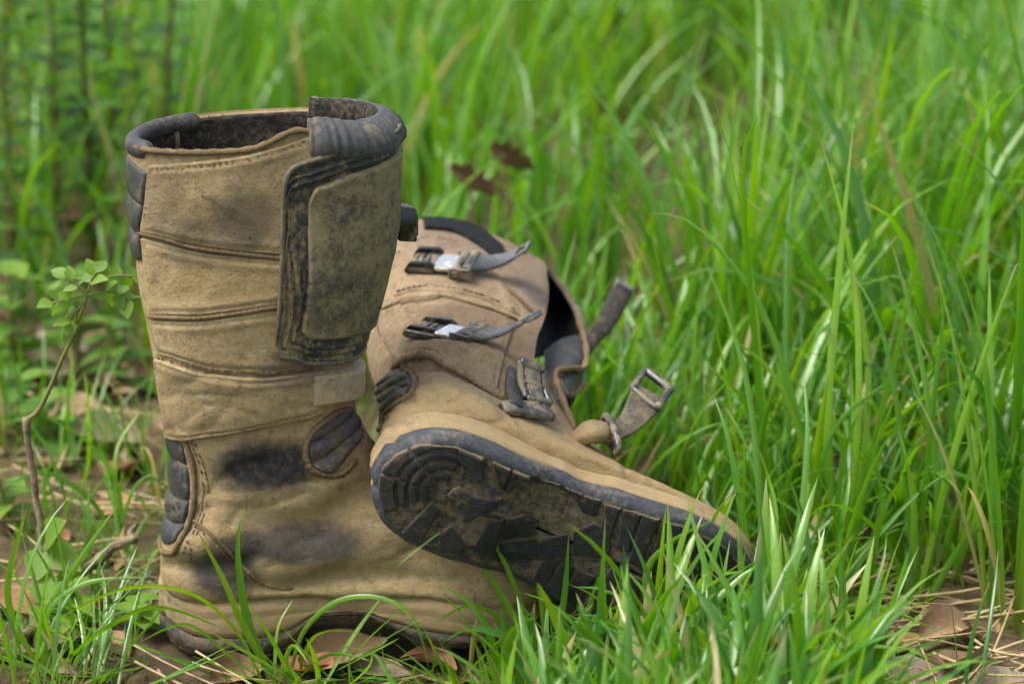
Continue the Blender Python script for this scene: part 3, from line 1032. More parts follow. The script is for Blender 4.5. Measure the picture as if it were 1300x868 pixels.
# strap over the ankle and far-side buckle
P('ankle_strap', pol((-.92, .2035), (-.6, .2025), (0, .198), (.8, .196), (1.3, .194)), pol((-.90, .179), (-.6, .177), (0, .172), (.8, .170), (1.3, .168)),
  pol((-.92, .2035), (-.90, .179)), pol((1.3, .194), (1.3, .168)), lambda d, u, v: .0050 + .0035 * np.sin(np.pi * np.clip(u * 1.6, 0, 1)), M_strap, 'polar', 60, 30, edge=.0035)
mb = MB()
p, nn = A.polar(.22, .288); tt = np.array([-nn[1], nn[0], 0])
mb.box(p + nn * .0135, nn * .0065, tt * .009, (0, 0, .0115), .001)
mb.box(p + nn * .0185, nn * .0035, tt * .007, (0, 0, .0085), .0015)
mb.build('far_buckle', M_darksteel, boot_a)
# stitching rows
A.stitches([
    [(194, 214), (240, 210), (300, 203), (350, 191), (390, 178), (398, 195)], [(195, 217), (240, 213), (300, 206), (350, 194), (388, 182)],
    [(194, 214), (190, 250), (185, 292)], [(202, 452), (260, 465), (330, 472), (404, 466)],
], M_thread, off=.0024)
A.stitches([[(405, 470), (406, 495), (404, 523)], [(400, 471), (401, 495), (399, 522)], [(219, 552), (240, 555), (300, 545), (360, 531), (402, 520)]], M_thread, off=.0034)
A.stitches([[(236, 657), (258, 676), (281, 698), (301, 719), (326, 741)], [(383, 568), (388, 594), (406, 605), (434, 605), (455, 586)],
            [(394, 546), (383, 568)]], M_thread, off=.0006)
A.stitches([[(-2.48, .158), (-2.36, .135), (-2.36, .112), (-2.42, .086), (-2.54, .070)], [(-2.42, .158), (-2.31, .135), (-2.31, .112), (-2.37, .084), (-2.50, .066)]], M_thread, 'polar', off=.0006)

# ---------------------------------------------------------------- fittings of the lying boot
P = Bt.patch
def loc2(px, py, ly):                       # a point in the boot's own frame, on its side plane y = ly
    o = (Bt.Mi @ np.r_[CAM_P, 1])[:3]; d = Bt.Mi[:3, :3] @ ray(px, py)
    return o + d * ((ly - o[1]) / d[1])
P('ankle_overlay', curve([(484, 396), (520, 384), (561, 380), (594, 388), (627, 398), (655, 410)]), curve([(503, 462), (525, 451), (548, 451), (570, 465), (592, 475), (631, 499)]),
  curve([(484, 396), (484, 425), (503, 462)]), curve([(655, 410), (640, 455), (631, 499)]), pan(.0022), M_leather2)
P('upper_overlay', curve([(505, 320), (540, 300), (580, 306), (612, 322)]), curve([(500, 378), (530, 370), (570, 372), (610, 380), (660, 402)]),
  curve([(505, 320), (500, 350), (500, 378)]), curve([(612, 322), (640, 362), (660, 402)]), pan(.0016), M_leather2)
Bt.piping('seam_piping', None, M_seam, .0016, lines=[
    [(484, 394), (500, 388), (520, 382), (561, 378), (594, 386), (627, 396), (657, 408)], [(621, 353), (647, 370), (676, 398)], [(482, 396), (482, 410), (485, 424)]], off=.0010)
Bt.piping('ankle_fold', [(498, 470), (510, 459), (526, 451), (548, 451), (570, 465), (592, 476), (631, 501), (648, 510)], M_leather2, .0034, off=.0010)
P('seam_tab', curve([(508, 384), (530, 380), (560, 377)]), curve([(510, 391), (530, 388), (560, 384)]), curve([(508, 384), (510, 391)]), curve([(560, 377), (560, 384)]), flat(.0040), M_seam, nu=20, nv=10)
P('heel_pad', curve([(490, 480), (499, 472), (508, 467)]), curve([(469, 540), (485, 524), (505, 508), (519, 500)]),
  curve([(490, 480), (475, 500), (469, 520), (469, 540)]), curve([(508, 467), (523, 483), (519, 500)]), ribs(4, .0040, -.0005), M_pad, nu=40, nv=80, smooth_base=3)
Bt.piping('pad_border', [(510, 463), (526, 482), (522, 502), (506, 512), (487, 528), (473, 546)], M_seam, .0022, off=.0008)
Bt.stitches([[(514, 462), (531, 482), (527, 505), (510, 516), (490, 533)], [(505, 324), (540, 304), (580, 310), (610, 325)], [(501, 373), (530, 366), (570, 368), (610, 376), (655, 396)],
             [(490, 400), (520, 390), (561, 386), (594, 394), (627, 404)]], M_thread, off=.0024)
P('rim_facing', curve([(536, 277), (570, 277), (604, 288), (640, 318)]), curve([(538, 292), (575, 296), (606, 312), (634, 334)]), curve([(536, 277), (538, 292)]), curve([(640, 318), (634, 334)]),
  flat(.0030), M_lining2, nu=40, nv=16)
# shin plate swung open, its dark lined tongue showing
P('shin_plate', pol((-.25, .338), (-.15, .350), (.3, .352), (1.0, .350), (1.35, .34)), pol((-.30, .232), (-.2, .215), (.3, .210), (1.0, .215), (1.2, .225)),
  pol((-.25, .338), (-.28, .29), (-.30, .232)), pol((1.35, .34), (1.3, .28), (1.2, .225)), flat(.0055), M_flange, 'polar', 50, 40, push=lambda u, v: .004 + 0 * u)
tg = [[(640, 316, -.050), (648, 315, -.053), (655, 315, -.056), (662, 316, -.058)], [(662, 346, -.046), (678, 345, -.040), (690, 345, -.036), (702, 350, -.048)],
      [(670, 382, -.040), (690, 380, -.026), (710, 380, -.020), (728, 386, -.040)], [(674, 420, -.036), (694, 420, -.018), (714, 418, -.014), (740, 416, -.036)],
      [(678, 455, -.034), (696, 450, -.022), (716, 444, -.020), (744, 438, -.034)]]
G = np.array([[loc2(*q) for q in row] for row in tg])
rows = np.array([curve(r, 30) for r in G]); ton = np.array([curve(rows[:, k], 44) for k in range(30)])
mesh_obj('tongue_lining', ton.reshape(-1, 3), grid_faces(30, 44), M_lining2, boot_b)
mb = MB(); mb.tube(ton[-1], np.interp(np.linspace(0, 1, 44), [0, .1, 1], [.0012, .0026, .0032]), 9)
mb.build('tongue_binding', M_web, boot_b)
# gusset: folded tongue between plate and side flap
gp = [[(690, 446, -.030), (712, 430, -.034), (738, 424, -.034)], [(692, 470, -.028), (716, 452, -.036), (742, 440, -.036)],
      [(694, 490, -.030), (718, 474, -.038), (742, 462, -.034)], [(702, 510, -.030), (722, 500, -.034), (738, 492, -.030)]]
G = np.array([[loc2(*q) for q in row] for row in gp])
rows = np.array([curve(r, 24) for r in G]); gus = np.array([curve(rows[:, k], 30) for k in range(24)])
mesh_obj('gusset', gus.reshape(-1, 3), grid_faces(24, 30), M_blackrub, boot_b)
mb = MB()
mb.tube(curve([loc2(735, 408, -.036), loc2(744, 440, -.038), loc2(742, 466, -.037), loc2(722, 468, -.041), loc2(706, 474, -.040), loc2(712, 500, -.040), loc2(730, 545, -.038)], 70), .0024 * (1 + .2 * np.sin(np.arange(70) * .8)), 8)
mb.build('gusset_binding', M_seam, boot_b)
mb = MB()
q = [loc2(708, 478, -.036), loc2(728, 476, -.034), loc2(742, 470, -.030), loc2(739, 496, -.026), loc2(724, 512, -.028), loc2(712, 500, -.034)]
mb.ribbon(curve([(q[0] + q[5]) / 2, (q[1] + q[4]) / 2, (q[2] + q[3]) / 2], 16), (q[0] - q[5]), .011, .004)
mb.build('gusset_tab', M_leather2, boot_b)

def lever_buckle(p0, p1, p2, tip, w0=.0118):
    """clamp on the upper (p0-p1), bright link, hinge at p2, long lever to tip (all photo points on the upper; tip floats)"""
    root = empty('clamp_buckle'); root.parent = boot_b
    a0, n0 = Bt.hit(*p0); a1, n1 = Bt.hit(*p1); a2, n2 = Bt.hit(*p2); nn = (n0 + n1 + n2); nn /= np.linalg.norm(nn)
    ax = a2 - a0; ax -= nn * (ax @ nn); ax /= np.linalg.norm(ax); sd = np.cross(nn, ax)
    L = np.linalg.norm(a1 - a0)
    mb = MB()
    pr = [(0, .0040), (.10, .0085), (.22, .0115), (.85, .0120), (1.0, .0095), (1.0, .0035), (.12, .0022)]
    for s in (-1, 1):                        # two jaws, arched and pointed
        v = [a0 + ax * L * q + nn * h_ + sd * (s * w0 * .92 + k * .0017) for k in (-1, 1) for q, h_ in pr]
        m = len(pr)
        mb.add(v, [tuple(range(m)), tuple(range(m, 2 * m))[::-1]] + [(i, i + m, (i + 1) % m + m, (i + 1) % m) for i in range(m)])
    mb.build('jaw', M_darksteel, root, False)
    mb = MB()
    mb.box((a0 * .45 + a1 * .55) + nn * .0050, ax * L * .42, sd * w0 * .9, nn * .0022, .0008)
    for k in range(3): mb.box(a0 * (.75 - k * .2) + a1 * (.25 + k * .2) + nn * .0076, ax * .0012, sd * w0 * .7, nn * .0008)
    mb.build('ratchet_bed', M_steel, root, False)
    L2 = np.linalg.norm(a2 - a1)
    mb = MB(); mb.box((a1 + a2) / 2 + nn * .0066, ax * L2 * .55, sd * w0 * .86, nn * .0016, .0006); mb.build('link_plate', M_chrome, root, False)
    mb = MB()
    c = a2 + nn * .0065
    mb.tube([c - sd * w0 * 1.25, c + sd * w0 * 1.25], .0042, 12)
    mb.tube([c + ax * .008 + nn * .002 - sd * w0 * 1.1, c + ax * .008 + nn * .002 + sd * w0 * 1.1], .0034, 12)
    for s in (-1, 1):
        mb.box(c + ax * .003 - nn * .001 + sd * s * w0 * 1.12, ax * .0085, sd * .0011, nn * .0050, .0008)
        mb.tube([c + sd * s * w0 * 1.2, c + sd * s * w0 * 1.42], .0024, 10)
    mb.build('hinge', M_steel, root, False)
    e = loc2(*tip)
    mb = MB()
    s0 = c + ax * .008 + nn * .002
    path = curve([s0, s0 * .7 + e * .3 - nn * .003, s0 * .35 + e * .65 - nn * .003, e - (e - s0) * .06 + nn * .001], 26)
    wv = np.interp(np.linspace(0, 1, 26), [0, .1, .5, .85, 1], [w0 * .95, w0 * 1.0, w0 * .95, w0 * .72, w0 * .70])
    mb.ribbon(path, sd, wv, np.interp(np.linspace(0, 1, 26), [0, .6, 1], [.0048, .0036, .0030]))
    mb.build('lever', M_lever, root)
    t = path[-1] - path[-3]; t /= np.linalg.norm(t); nb = np.cross(sd, t)
    mb = MB()
    for s in (-1, 1): mb.box(path[-1] + t * .004 + sd * s * w0 * .52, t * .006, sd * .0017, nb * .0018, .0005)
    mb.box(path[-1] + t * .0095 + nb * .001, t * .0022, sd * w0 * .68, nb * .0030, .0008)
    mb.build('lever_eye', M_lever, root, False)
    return root
lever_buckle((520, 340), (556, 343), (586, 345), (660, 322, -.078))
lever_buckle((523, 424), (560, 432), (592, 434), (666, 410, -.076))

# ladder buckle standing up on its base
lb = empty('ladder_buckle'); lb.parent = boot_b
mb = MB()
b0, n0 = Bt.hit(636, 520); b1, n1 = Bt.hit(690, 532)
ax = b1 - b0; ax /= np.linalg.norm(ax); sd = np.cross(n1, ax); sd /= np.linalg.norm(sd)
mb.ribbon(curve([b0 + n1 * .002, (b0 + b1) / 2 + n1 * .005, b1 + n1 * .007], 14), sd, np.linspace(.005, .0085, 14), .0050)
mb.build('buckle_base', M_steel, lb)
cr = [loc2(660, 458, -.066), loc2(690, 470, -.066), loc2(698, 512, -.052), loc2(668, 505, -.052)]
mb = MB()
up = np.cross(cr[1] - cr[0], cr[3] - cr[0]); up /= np.linalg.norm(up)
def bow(a, b, k): return curve([a, (a + b) / 2 + up * k, b], 14)
mb.tube(bow(cr[0], cr[3], .003), .0026, 8); mb.tube(bow(cr[1], cr[2], .003), .0026, 8)
mb.tube(bow(cr[0], cr[1], 0), .0034, 8); mb.tube(bow(cr[3], cr[2], 0), .0030, 8)
mb.build('buckle_frame', M_steel, lb)
mb = MB()
cc = [c * .86 + sum(cr) / 4 * .14 for c in cr]
mb.ribbon(curve([(cc[0] + cc[1]) / 2, sum(cc) / 4 + up * .002, (cc[2] + cc[3]) / 2], 14), cc[1] - cc[0], .0062, .0022)
for k in (.25, .5, .75):
    a = cc[0] * (1 - k) + cc[3] * k; b = cc[1] * (1 - k) + cc[2] * k
    mb.tube([a + up * .0016, b + up * .0016], .0011, 6)
mb.build('ladder_tongue', M_steel, lb)
mb = MB()
mb.ribbon(curve([loc2(652, 470, -.056), loc2(650, 492, -.052), loc2(655, 515, -.050)], 16), cr[1] - cr[0], .005, .005)
mb.build('buckle_pad', M_blackrub, lb)

# webbing strap ends
st = empty('instep_strap'); st.parent = boot_b
s0, n0 = Bt.hit(733, 556)
mb = MB()
pth = curve([s0 - n0 * .004, loc2(748, 548, -.048), loc2(764, 549, -.050), loc2(776, 552, -.046)], 24)
mb.ribbon(pth, loc2(760, 530, -.05) - loc2(764, 566, -.05), np.interp(np.linspace(0, 1, 24), [0, .3, 1], [.007, .0105, .0110]), .009)
mb.build('keeper_block', M_leather2, st)
mb = MB(); c = loc2(776, 551, -.049); dn = loc2(786, 572, -.049) - loc2(768, 530, -.049)
lp = [c + dn * .5 * math.cos(a) + np.array([0, 1, 0]) * .008 * math.sin(a) + (loc2(790, 545, -.049) - c) * .35 * math.sin(a) for a in np.linspace(0, 2 * np.pi, 33)]
mb.tube(lp, .0026, 8, cap=False); mb.build('keeper_ring', M_steel, st)
mb = MB()
pth = curve([loc2(776, 552, -.050), loc2(798, 538, -.056), loc2(815, 515, -.062), loc2(824, 498, -.066)], 26)
sdv = loc2(845, 512, -.066) - loc2(803, 486, -.066)
mb.ribbon(pth, sdv, np.interp(np.linspace(0, 1, 26), [0, .35, .8, 1], [.0062, .0085, .0118, .0135]), .0030)
mb.build('strap_web', M_web, st)
fr = [loc2(803, 492, -.066), loc2(820, 470, -.070), loc2(851, 494, -.070), loc2(834, 518, -.066)]
mb = MB()
for a, b, r in ((0, 1, .0024), (1, 2, .0034), (2, 3, .0030), (3, 0, .0020)): mb.tube(curve([fr[a], (fr[a] + fr[b]) / 2, fr[b]], 8), r, 8)
mb.build('strap_loop', M_steel, st)
ss = empty('shin_strap'); ss.parent = boot_b
mb = MB()
pth = curve([loc2(738, 452, -.030), loc2(752, 432, -.036), loc2(768, 412, -.044), loc2(781, 388, -.052), loc2(788, 372, -.056)], 30)
sdv = loc2(796, 392, -.05) - loc2(770, 380, -.05)
mb.ribbon(pth, sdv, np.interp(np.linspace(0, 1, 30), [0, .3, .6, 1], [.005, .0055, .0078, .0085]), np.interp(np.linspace(0, 1, 30), [0, .5, 1], [.004, .006, .009]))
mb.build('strap_web', M_blackstrap, ss)
mb = MB(); e = loc2(789, 366, -.058); t = loc2(791, 356, -.059) - e; t /= np.linalg.norm(t); s = sdv / np.linalg.norm(sdv); nb = np.cross(s, t)
mb.box(e + t * .003 - s * .0042, t * .006, s * .0022, nb * .0042, .0008); mb.box(e + s * .002, t * .0028, s * .0068, nb * .0042, .0008)
mb.build('strap_clip', M_lever, ss, False)
# ================================================================== ground
def axis_pts(c0, c1, fine, far):
    a = np.arange(c0, c1 + 1e-6, fine)
    lo = c0 - np.geomspace(fine, far, 26); hi = c1 + np.geomspace(fine, far, 26)
    return np.r_[lo[::-1], a, hi]
def ground_z(x, y):
    x = np.asarray(x, float); y = np.asarray(y, float)
    p = np.stack([x, y, 0 * x], -1)
    z = fbm(p, 2.2, 3, 50) * .012 + fbm(p, 14, 3, 51) * .004
    # trodden flat under the boots
    flat_ = np.exp(-(((x + .10) / .30) ** 2 + ((y - .02) / .16) ** 2) ** 2)
    return z * (1 - flat_) - .002 * flat_
gx, gy = axis_pts(-1.3, 1.3, .02, 260), axis_pts(-.9, 2.0, .02, 300)
GX, GY = np.meshgrid(gx, gy, indexing='ij')
near = np.exp(-(np.maximum(np.hypot(GX, GY) - 6, 0) / 6) ** 2)
GZ = ground_z(GX, GY) * near
g = NT('brown_soil')
n1, n2, n3 = g.noise(5, 6, .65), g.noise(45, 7, .7), g.noise(260, 5, .7)
c = g.mix(g.ramp(n1, .35, .65), (.055, .040, .024), (.120, .082, .048))
c = g.mix(g.ramp(n2, .50, .70, 0, .8), c, (.185, .130, .080))
c = g.mix(g.ramp(n3, .58, .75, 0, .6), c, (.030, .022, .015))
c = g.mix(g.ramp(g.noise(1.6, 5, .6), .50, .66, 0, .45), c, (.055, .075, .016))
far_g = g.ramp(g.vmath('LENGTH', g.co, (0, 0, 0)), 1.6, 3.0)
c = g.mix(far_g, c, g.mix(g.ramp(n2, .3, .7), (.05, .10, .015), (.09, .16, .022)))
M_soil = g.finish(c, .95, g.bump(n2, .7, .01, g.bump(n3, .5, .003)), .15)
o = mesh_obj('ground', np.stack([GX, GY, GZ], -1).reshape(-1, 3), [q[::-1] for q in grid_faces(len(gx), len(gy))], M_soil)
tag(o, kind='structure')

# ================================================================== grass
def blade_material(name, cols, dry=(.40, .31, .15), gloss=.29, trans=.46):
    t = NT(name)
    at = t.new('ShaderNodeAttribute'); at.attribute_name = 'tint'
    sep = t.new('ShaderNodeSeparateColor'); t.link(at.outputs['Color'], sep.inputs[0])
    r_, s_, d_ = sep.outputs[0], sep.outputs[1], sep.outputs[2]
    c = t.mix(t.ramp(r_, 0, .5, 0, 1, False), cols[0], cols[1])
    c = t.mix(t.ramp(r_, .5, 1, 0, 1, False), c, cols[2])
    c = t.mix(t.ramp(s_, .30, .0, 0, .55), c, (.19, .24, .035))      # pale sheath towards the root
    vec = t.noise(60, 3, .6)
    c = t.mix(t.ramp(vec, .45, .75, 0, .35), c, (.15, .21, .02))
    c = t.mix(t.ramp(t.noise(230, 4, .7), .62, .70, 0, .7), c, (.16, .13, .04))      # nicks and rust spots
    c = t.mix(d_, c, dry)
    b = t.b
    t.link(c, b.inputs['Base Color'])
    b.inputs['Roughness'].default_value = gloss
    b.inputs['Specular IOR Level'].default_value = .75
    tr = t.new('ShaderNodeBsdfTranslucent')
    hs = t.new('ShaderNodeHueSaturation'); hs.inputs['Saturation'].default_value = 1.15; hs.inputs['Value'].default_value = 1.6; hs.inputs['Hue'].default_value = .485
    t.link(c, hs.inputs['Color']); t.link(hs.outputs[0], tr.inputs['Color'])
    mx = t.new('ShaderNodeMixShader'); mx.inputs[0].default_value = trans
    t.link(b.outputs[0], mx.inputs[1]); t.link(tr.outputs[0], mx.inputs[2]); t.link(mx.outputs[0], t.out.inputs['Surface'])
    return t.m
M_grass = blade_material('green_grass', ((.032, .130, .032), (.095, .270, .022), (.195, .370, .020)))
M_weed = blade_material('weed_leaf', ((.028, .100, .024), (.075, .200, .018), (.170, .320, .020)), gloss=.6)

NS = 9
def blade_pts(root, h, w, az, a0, a1, power, twist, fold, bend):
    """vectorised: arrays of n blades -> vertices (n, NS, 3, 3)"""
    n = len(h)
    s = np.linspace(0, 1, NS)
    sm = (s[1:] + s[:-1]) / 2
    ang = a0[:, None] + a1[:, None] * sm[None] ** power[:, None]
    azz = az[:, None] + bend[:, None] * sm[None]
    ds = h[:, None] / (NS - 1)
    step = np.stack([np.sin(ang) * np.cos(azz), np.sin(ang) * np.sin(azz), np.cos(ang)], -1) * ds[..., None]
    P = np.concatenate([np.zeros((n, 1, 3)), np.cumsum(step, 1)], 1) + root[:, None]
    T = np.gradient(P, axis=1); T /= np.linalg.norm(T, axis=2)[..., None] + 1e-12
    fa = az[:, None] + np.pi / 2 + twist[:, None] * (s[None] - .3)
    S = np.stack([np.cos(fa), np.sin(fa), np.zeros_like(fa)], -1)
    S -= T * (S * T).sum(2, keepdims=True); S /= np.linalg.norm(S, axis=2)[..., None] + 1e-12
    N = np.cross(S, T)
    prof_ = np.interp(s, [0, .12, .4, .7, .9, 1], [.55, .8, 1, .78, .36, .03])
    W = w[:, None] * prof_[None]
    V = np.stack([P - S * W[..., None] / 2, P + N * (W * fold[:, None])[..., None], P + S * W[..., None] / 2], 2)
    return V

def blades_object(name, V, rnd, dry, mat, parent=None):
    n, NS = V.shape[:2]
    me = bpy.data.meshes.new(name)
    nv = n * NS * 3
    _BF = np.array([[(i * 3 + j, i * 3 + j + 1, (i + 1) * 3 + j + 1, (i + 1) * 3 + j) for j in range(2)] for i in range(NS - 1)]).reshape(-1, 4)
    F = (_BF[None] + (np.arange(n) * NS * 3)[:, None, None]).reshape(-1, 4)
    me.vertices.add(nv); me.vertices.foreach_set('co', V.reshape(-1).astype(np.float32))
    me.loops.add(F.size); me.loops.foreach_set('vertex_index', F.reshape(-1).astype(np.int32))
    me.polygons.add(len(F)); me.polygons.foreach_set('loop_start', (np.arange(len(F)) * 4).astype(np.int32))
    me.polygons.foreach_set('use_smooth', np.ones(len(F), bool))
    me.update(calc_edges=True)
    ca = me.color_attributes.new('tint', 'FLOAT_COLOR', 'POINT')
    s = np.linspace(0, 1, NS)
    C = np.ones((n, NS, 3, 4), np.float32)
    C[..., 0] = rnd[:, None, None]
    C[..., 1] = s[None, :, None]
    C[..., 2] = np.clip(dry[:, None, None] + sstep(.86, 1.0, s)[None, :, None] * (rnd * 7 % 1 > .55)[:, None, None] * .7, 0, 1)
    ca.data.foreach_set('color', C.reshape(-1))
    me.materials.append(mat)
    o = bpy.data.objects.new(name, me)
    COL.objects.link(o)
    if parent is not None: o.parent = parent
    return o

MA, MBi = A.Mi, Bt.Mi
def in_boots(Q, pad=.004):
    """Q (..., 3) world points -> bool, roughly inside either boot"""
    r = np.zeros(Q.shape[:-1], bool)
    for Mi in (MA, MBi):
        q = Q @ Mi[:3, :3].T + Mi[:3, 3]
        x, y, z = q[..., 0], q[..., 1], q[..., 2]
        bx = np.interp(z, [0, .04, .1, .15, .2, .3, .37], [-.003, -.003, -.001, .006, 0, -.010, -.016])
        fx = np.interp(z, [0, .03, .06, .09, .12, .15, .2, .3, .375, .42], [.27, .272, .225, .18, .15, .14, .142, .168, .178, .185])
        hw = np.interp(z, [0, .05, .12, .2, .3, .4], [.050, .052, .050, .055, .066, .066])
        r |= (x > bx - pad) & (x < fx + pad) & (np.abs(y) < hw + pad) & (z > -.008) & (z < .385)
    # strap ends and the plate swung open
    q = Q @ MBi[:3, :3].T + MBi[:3, 3]
    r |= (q[..., 0] > .12) & (q[..., 0] < .235) & (q[..., 1] > -.085) & (q[..., 1] < .05) & (q[..., 2] > .05) & (q[..., 2] < .37)
    return r

def make_blades(roots, h, w, a0, a1, az, power=None, twist=None, bend=None, fold=None, clear=True):
    n = len(h)
    power = rng.uniform(1.2, 2.6, n) if power is None else power
    twist = rng.normal(0, 1.0, n) if twist is None else twist
    bend = rng.normal(0, .5, n) if bend is None else bend
    fold = rng.uniform(-.30, -.12, n) if fold is None else fold
    V = blade_pts(roots, h, w, az, a0, a1, power, twist, fold, bend)
    V[..., 2] = np.maximum(V[..., 2], ground_z(V[..., 0], V[..., 1])[...] + .001)
    ok = np.ones(n, bool)
    if clear: ok = ~in_boots(V).any((1, 2))
    return V, ok

def tufts(centres, per, spread, hfun, wr, lean=(.05, .45), droop=(.2, 1.6)):
    """blade roots grouped in tufts"""
    out = []
    k = rng.poisson(per, len(centres)) + 2
    idx = np.repeat(np.arange(len(centres)), k)
    n = len(idx)
    ra = rng.uniform(0, 2 * np.pi, n); rr = spread * np.sqrt(rng.random(n))
    xy = centres[idx] + np.stack([np.cos(ra), np.sin(ra)], 1) * rr[:, None]
    H = hfun(xy[:, 0], xy[:, 1]) * rng.uniform(.55, 1.12, n) * (rng.uniform(.8, 1.15, len(centres))[idx])
    w = rng.uniform(*wr, n) * (.6 + .4 * np.clip(H / .25, 0, 1.3))
    az = ra + rng.normal(0, .7, n)
    a0 = rng.uniform(*lean, n) * (.4 + .6 * rr / spread)
    a1 = rng.uniform(*droop, n) * rng.random(n) ** .7
    roots = np.column_stack([xy, ground_z(xy[:, 0], xy[:, 1]) - .002])
    tr = rng.random(len(centres))[idx]
    rnd = np.clip(.55 * tr + .45 * rng.random(n), 0, 1)
    return roots, H, w, a0, a1, az, rnd

def scatter(n, x0, x1, y0, y1, keep):
    p = np.column_stack([rng.uniform(x0, x1, n), rng.uniform(y0, y1, n)])
    return p[rng.random(n) < keep(p[:, 0], p[:, 1])]
# tall meadow behind and to the right; low and thin in front
def wedge(x, y, m=1.0):
    return np.abs(x) < (1.537 + y) * .225 + m
def tall_keep(x, y):
    behind = sstep(.17, .34, y - .16 * np.exp(-((x + .42) / .22) ** 2) * 1.6)
    right = .6 * sstep(.16, .24, x) * sstep(.02, .12, y)
    k = np.maximum(behind, right) * np.where(y > 2.2, .75, 1)
    leftgap = 1 - .60 * np.exp(-((x + .45) / .20) ** 2 - ((y - .22) / .26) ** 2)     # litter shows left of the upright boot
    k = np.maximum(k, .8 * sstep(.50, .70, np.abs(x + .05)) * sstep(-.5, -.1, y))
    return k * leftgap * wedge(x, y) * (.55 + .45 * (vnoise(np.stack([x, y, 0 * x], -1), 3.0, 77) > -.35))
def tall_h(x, y):
    p = np.stack([x, y, 0 * x], -1)
    h = .30 + .07 * vnoise(p, 1.7, 60) + .05 * vnoise(p, 5, 61)
    h = h * (1 - .35 * np.exp(-((x + .35) / .3) ** 2 - ((y - .3) / .3) ** 2))
    h = h * (.62 + .38 * sstep(-.1, .2, y))
    # shorter right behind the boots so their outlines stay clear
    return h * (.70 + .30 * sstep(.25, .7, y + np.maximum(x - .1, 0) * 2))
sets = []
cen = scatter(1000, -2.2, 2.2, -.5, 2.0, tall_keep)
sets.append((tufts(cen, 8, .035, tall_h, (.0038, .0098), (.05, .50), (.2, 2.1)), .03))
cen = scatter(1900, -2.6, 2.6, 2.0, 5.2, tall_keep)
sets.append((tufts(cen, 9, .05, tall_h, (.0075, .0160), (.05, .55), (.3, 2.0)), .03))
cen = scatter(1000, -3.6, 3.6, 5.2, 9.0, lambda x, y: wedge(x, y, .6) * 1.0)
sets.append((tufts(cen, 10, .08, tall_h, (.006, .010)), .02))
# long arching blades across the right-hand side
cen = scatter(80, .18, 1.1, .05, .9, lambda x, y: wedge(x, y, .25) * 1.0)
sets.append((tufts(cen, 5, .02, lambda x, y: .40 + 0 * x, (.0040, .0070), (.05, .35), (.8, 2.4)), .02))
# low grass in front of the tipped boot
def front_keep(x, y):
    return np.exp(-((x - .080) / .112) ** 4) * sstep(-.46, -.40, y) * sstep(-.08, -.12, y)
cen = scatter(240, -.12, .26, -.46, -.08, front_keep)
sets.append((tufts(cen, 7, .020, lambda x, y: .086 + .060 * sstep(-.03, .12, x) + 0 * y, (.0056, .0125), (.05, .6), (.2, 1.9)), .05))
# short fine grass everywhere on the open ground
cen = scatter(1500, -.9, 1.0, -.62, .5, lambda x, y: wedge(x, y, .3) * (.9 - .6 * sstep(.18, .3, x)) * (1 - .75 * np.exp(-((x + .12) / .16) ** 4 - ((y + .14) / .12) ** 4)))
sets.append((tufts(cen, 5, .03, lambda x, y: .045 + .02 * vnoise(np.stack([x, y, 0 * x], -1), 6, 70), (.0010, .0024), (.1, .9), (.2, 1.6)), .06))
cen = scatter(300, -.75, -.26, -.40, .10, lambda x, y: wedge(x, y, .2) * (.4 + .6 * (vnoise(np.stack([x, y, 0 * x], -1), 9, 71) > -.1)))
sets.append((tufts(cen, 9, .022, lambda x, y: .028 + 0 * x, (.0010, .0026), (.2, 1.1), (.2, 1.4)), .08))
cen = scatter(150, -.02, .60, .06, .50, lambda x, y: 1.0 + 0 * x)
sets.append((tufts(cen, 7, .025, lambda x, y: .17 + 0 * x, (.0035, .0080), (.05, .6), (.3, 2.0)), .04))
# mid grass at the left edge and the lower right
cen = scatter(90, -.75, -.27, -.12, .45, lambda x, y: wedge(x, y, .3) * .7)
sets.append((tufts(cen, 5, .02, lambda x, y: .12 + 0 * x, (.0022, .0045), (.1, .7), (.4, 2.0)), .02))
cen = scatter(20, .20, .75, -.36, -.05, lambda x, y: wedge(x, y, .3) * sstep(-.4, -.1, y))
sets.append((tufts(cen, 6, .02, lambda x, y: .15 + 0 * x, (.0028, .0052), (.05, .6), (.4, 2.0)), .05))
# thin seed stalks, half dry
cen = scatter(45, -1.2, 1.3, .5, 2.4, lambda x, y: wedge(x, y, .3) * 1.0)
sets.append((tufts(cen, 1, .01, lambda x, y: .46 + 0 * x, (.0016, .0026), (.02, .2), (.1, .6)), .4))
# blades pressed flat round the soles
cen = scatter(110, -.30, .22, -.10, .16, lambda x, y: 1.0 + 0 * x)
sets.append((tufts(cen, 5, .015, lambda x, y: .10 + 0 * x, (.0030, .0060), (1.0, 1.45), (.0, .3)), .15))
AV, AR, AD = [], [], []
for (roots, H, w, a0, a1, az, rnd), pd in sets:
    V, ok = make_blades(roots, H, w, a0, a1, az)
    dry = (rng.random(len(H)) < pd) * rng.uniform(.6, 1, len(H))
    AV.append(V[ok]); AR.append(rnd[ok]); AD.append(dry[ok])
AV, AR, AD = np.concatenate(AV), np.concatenate(AR), np.concatenate(AD)
# nothing grows between the camera and the upright boot's face taller than the turf there
o = blades_object('meadow_grass', AV, AR, AD, M_grass)
tag(o, 'long bright green meadow grass around and behind the boots', 'grass', kind='stuff')
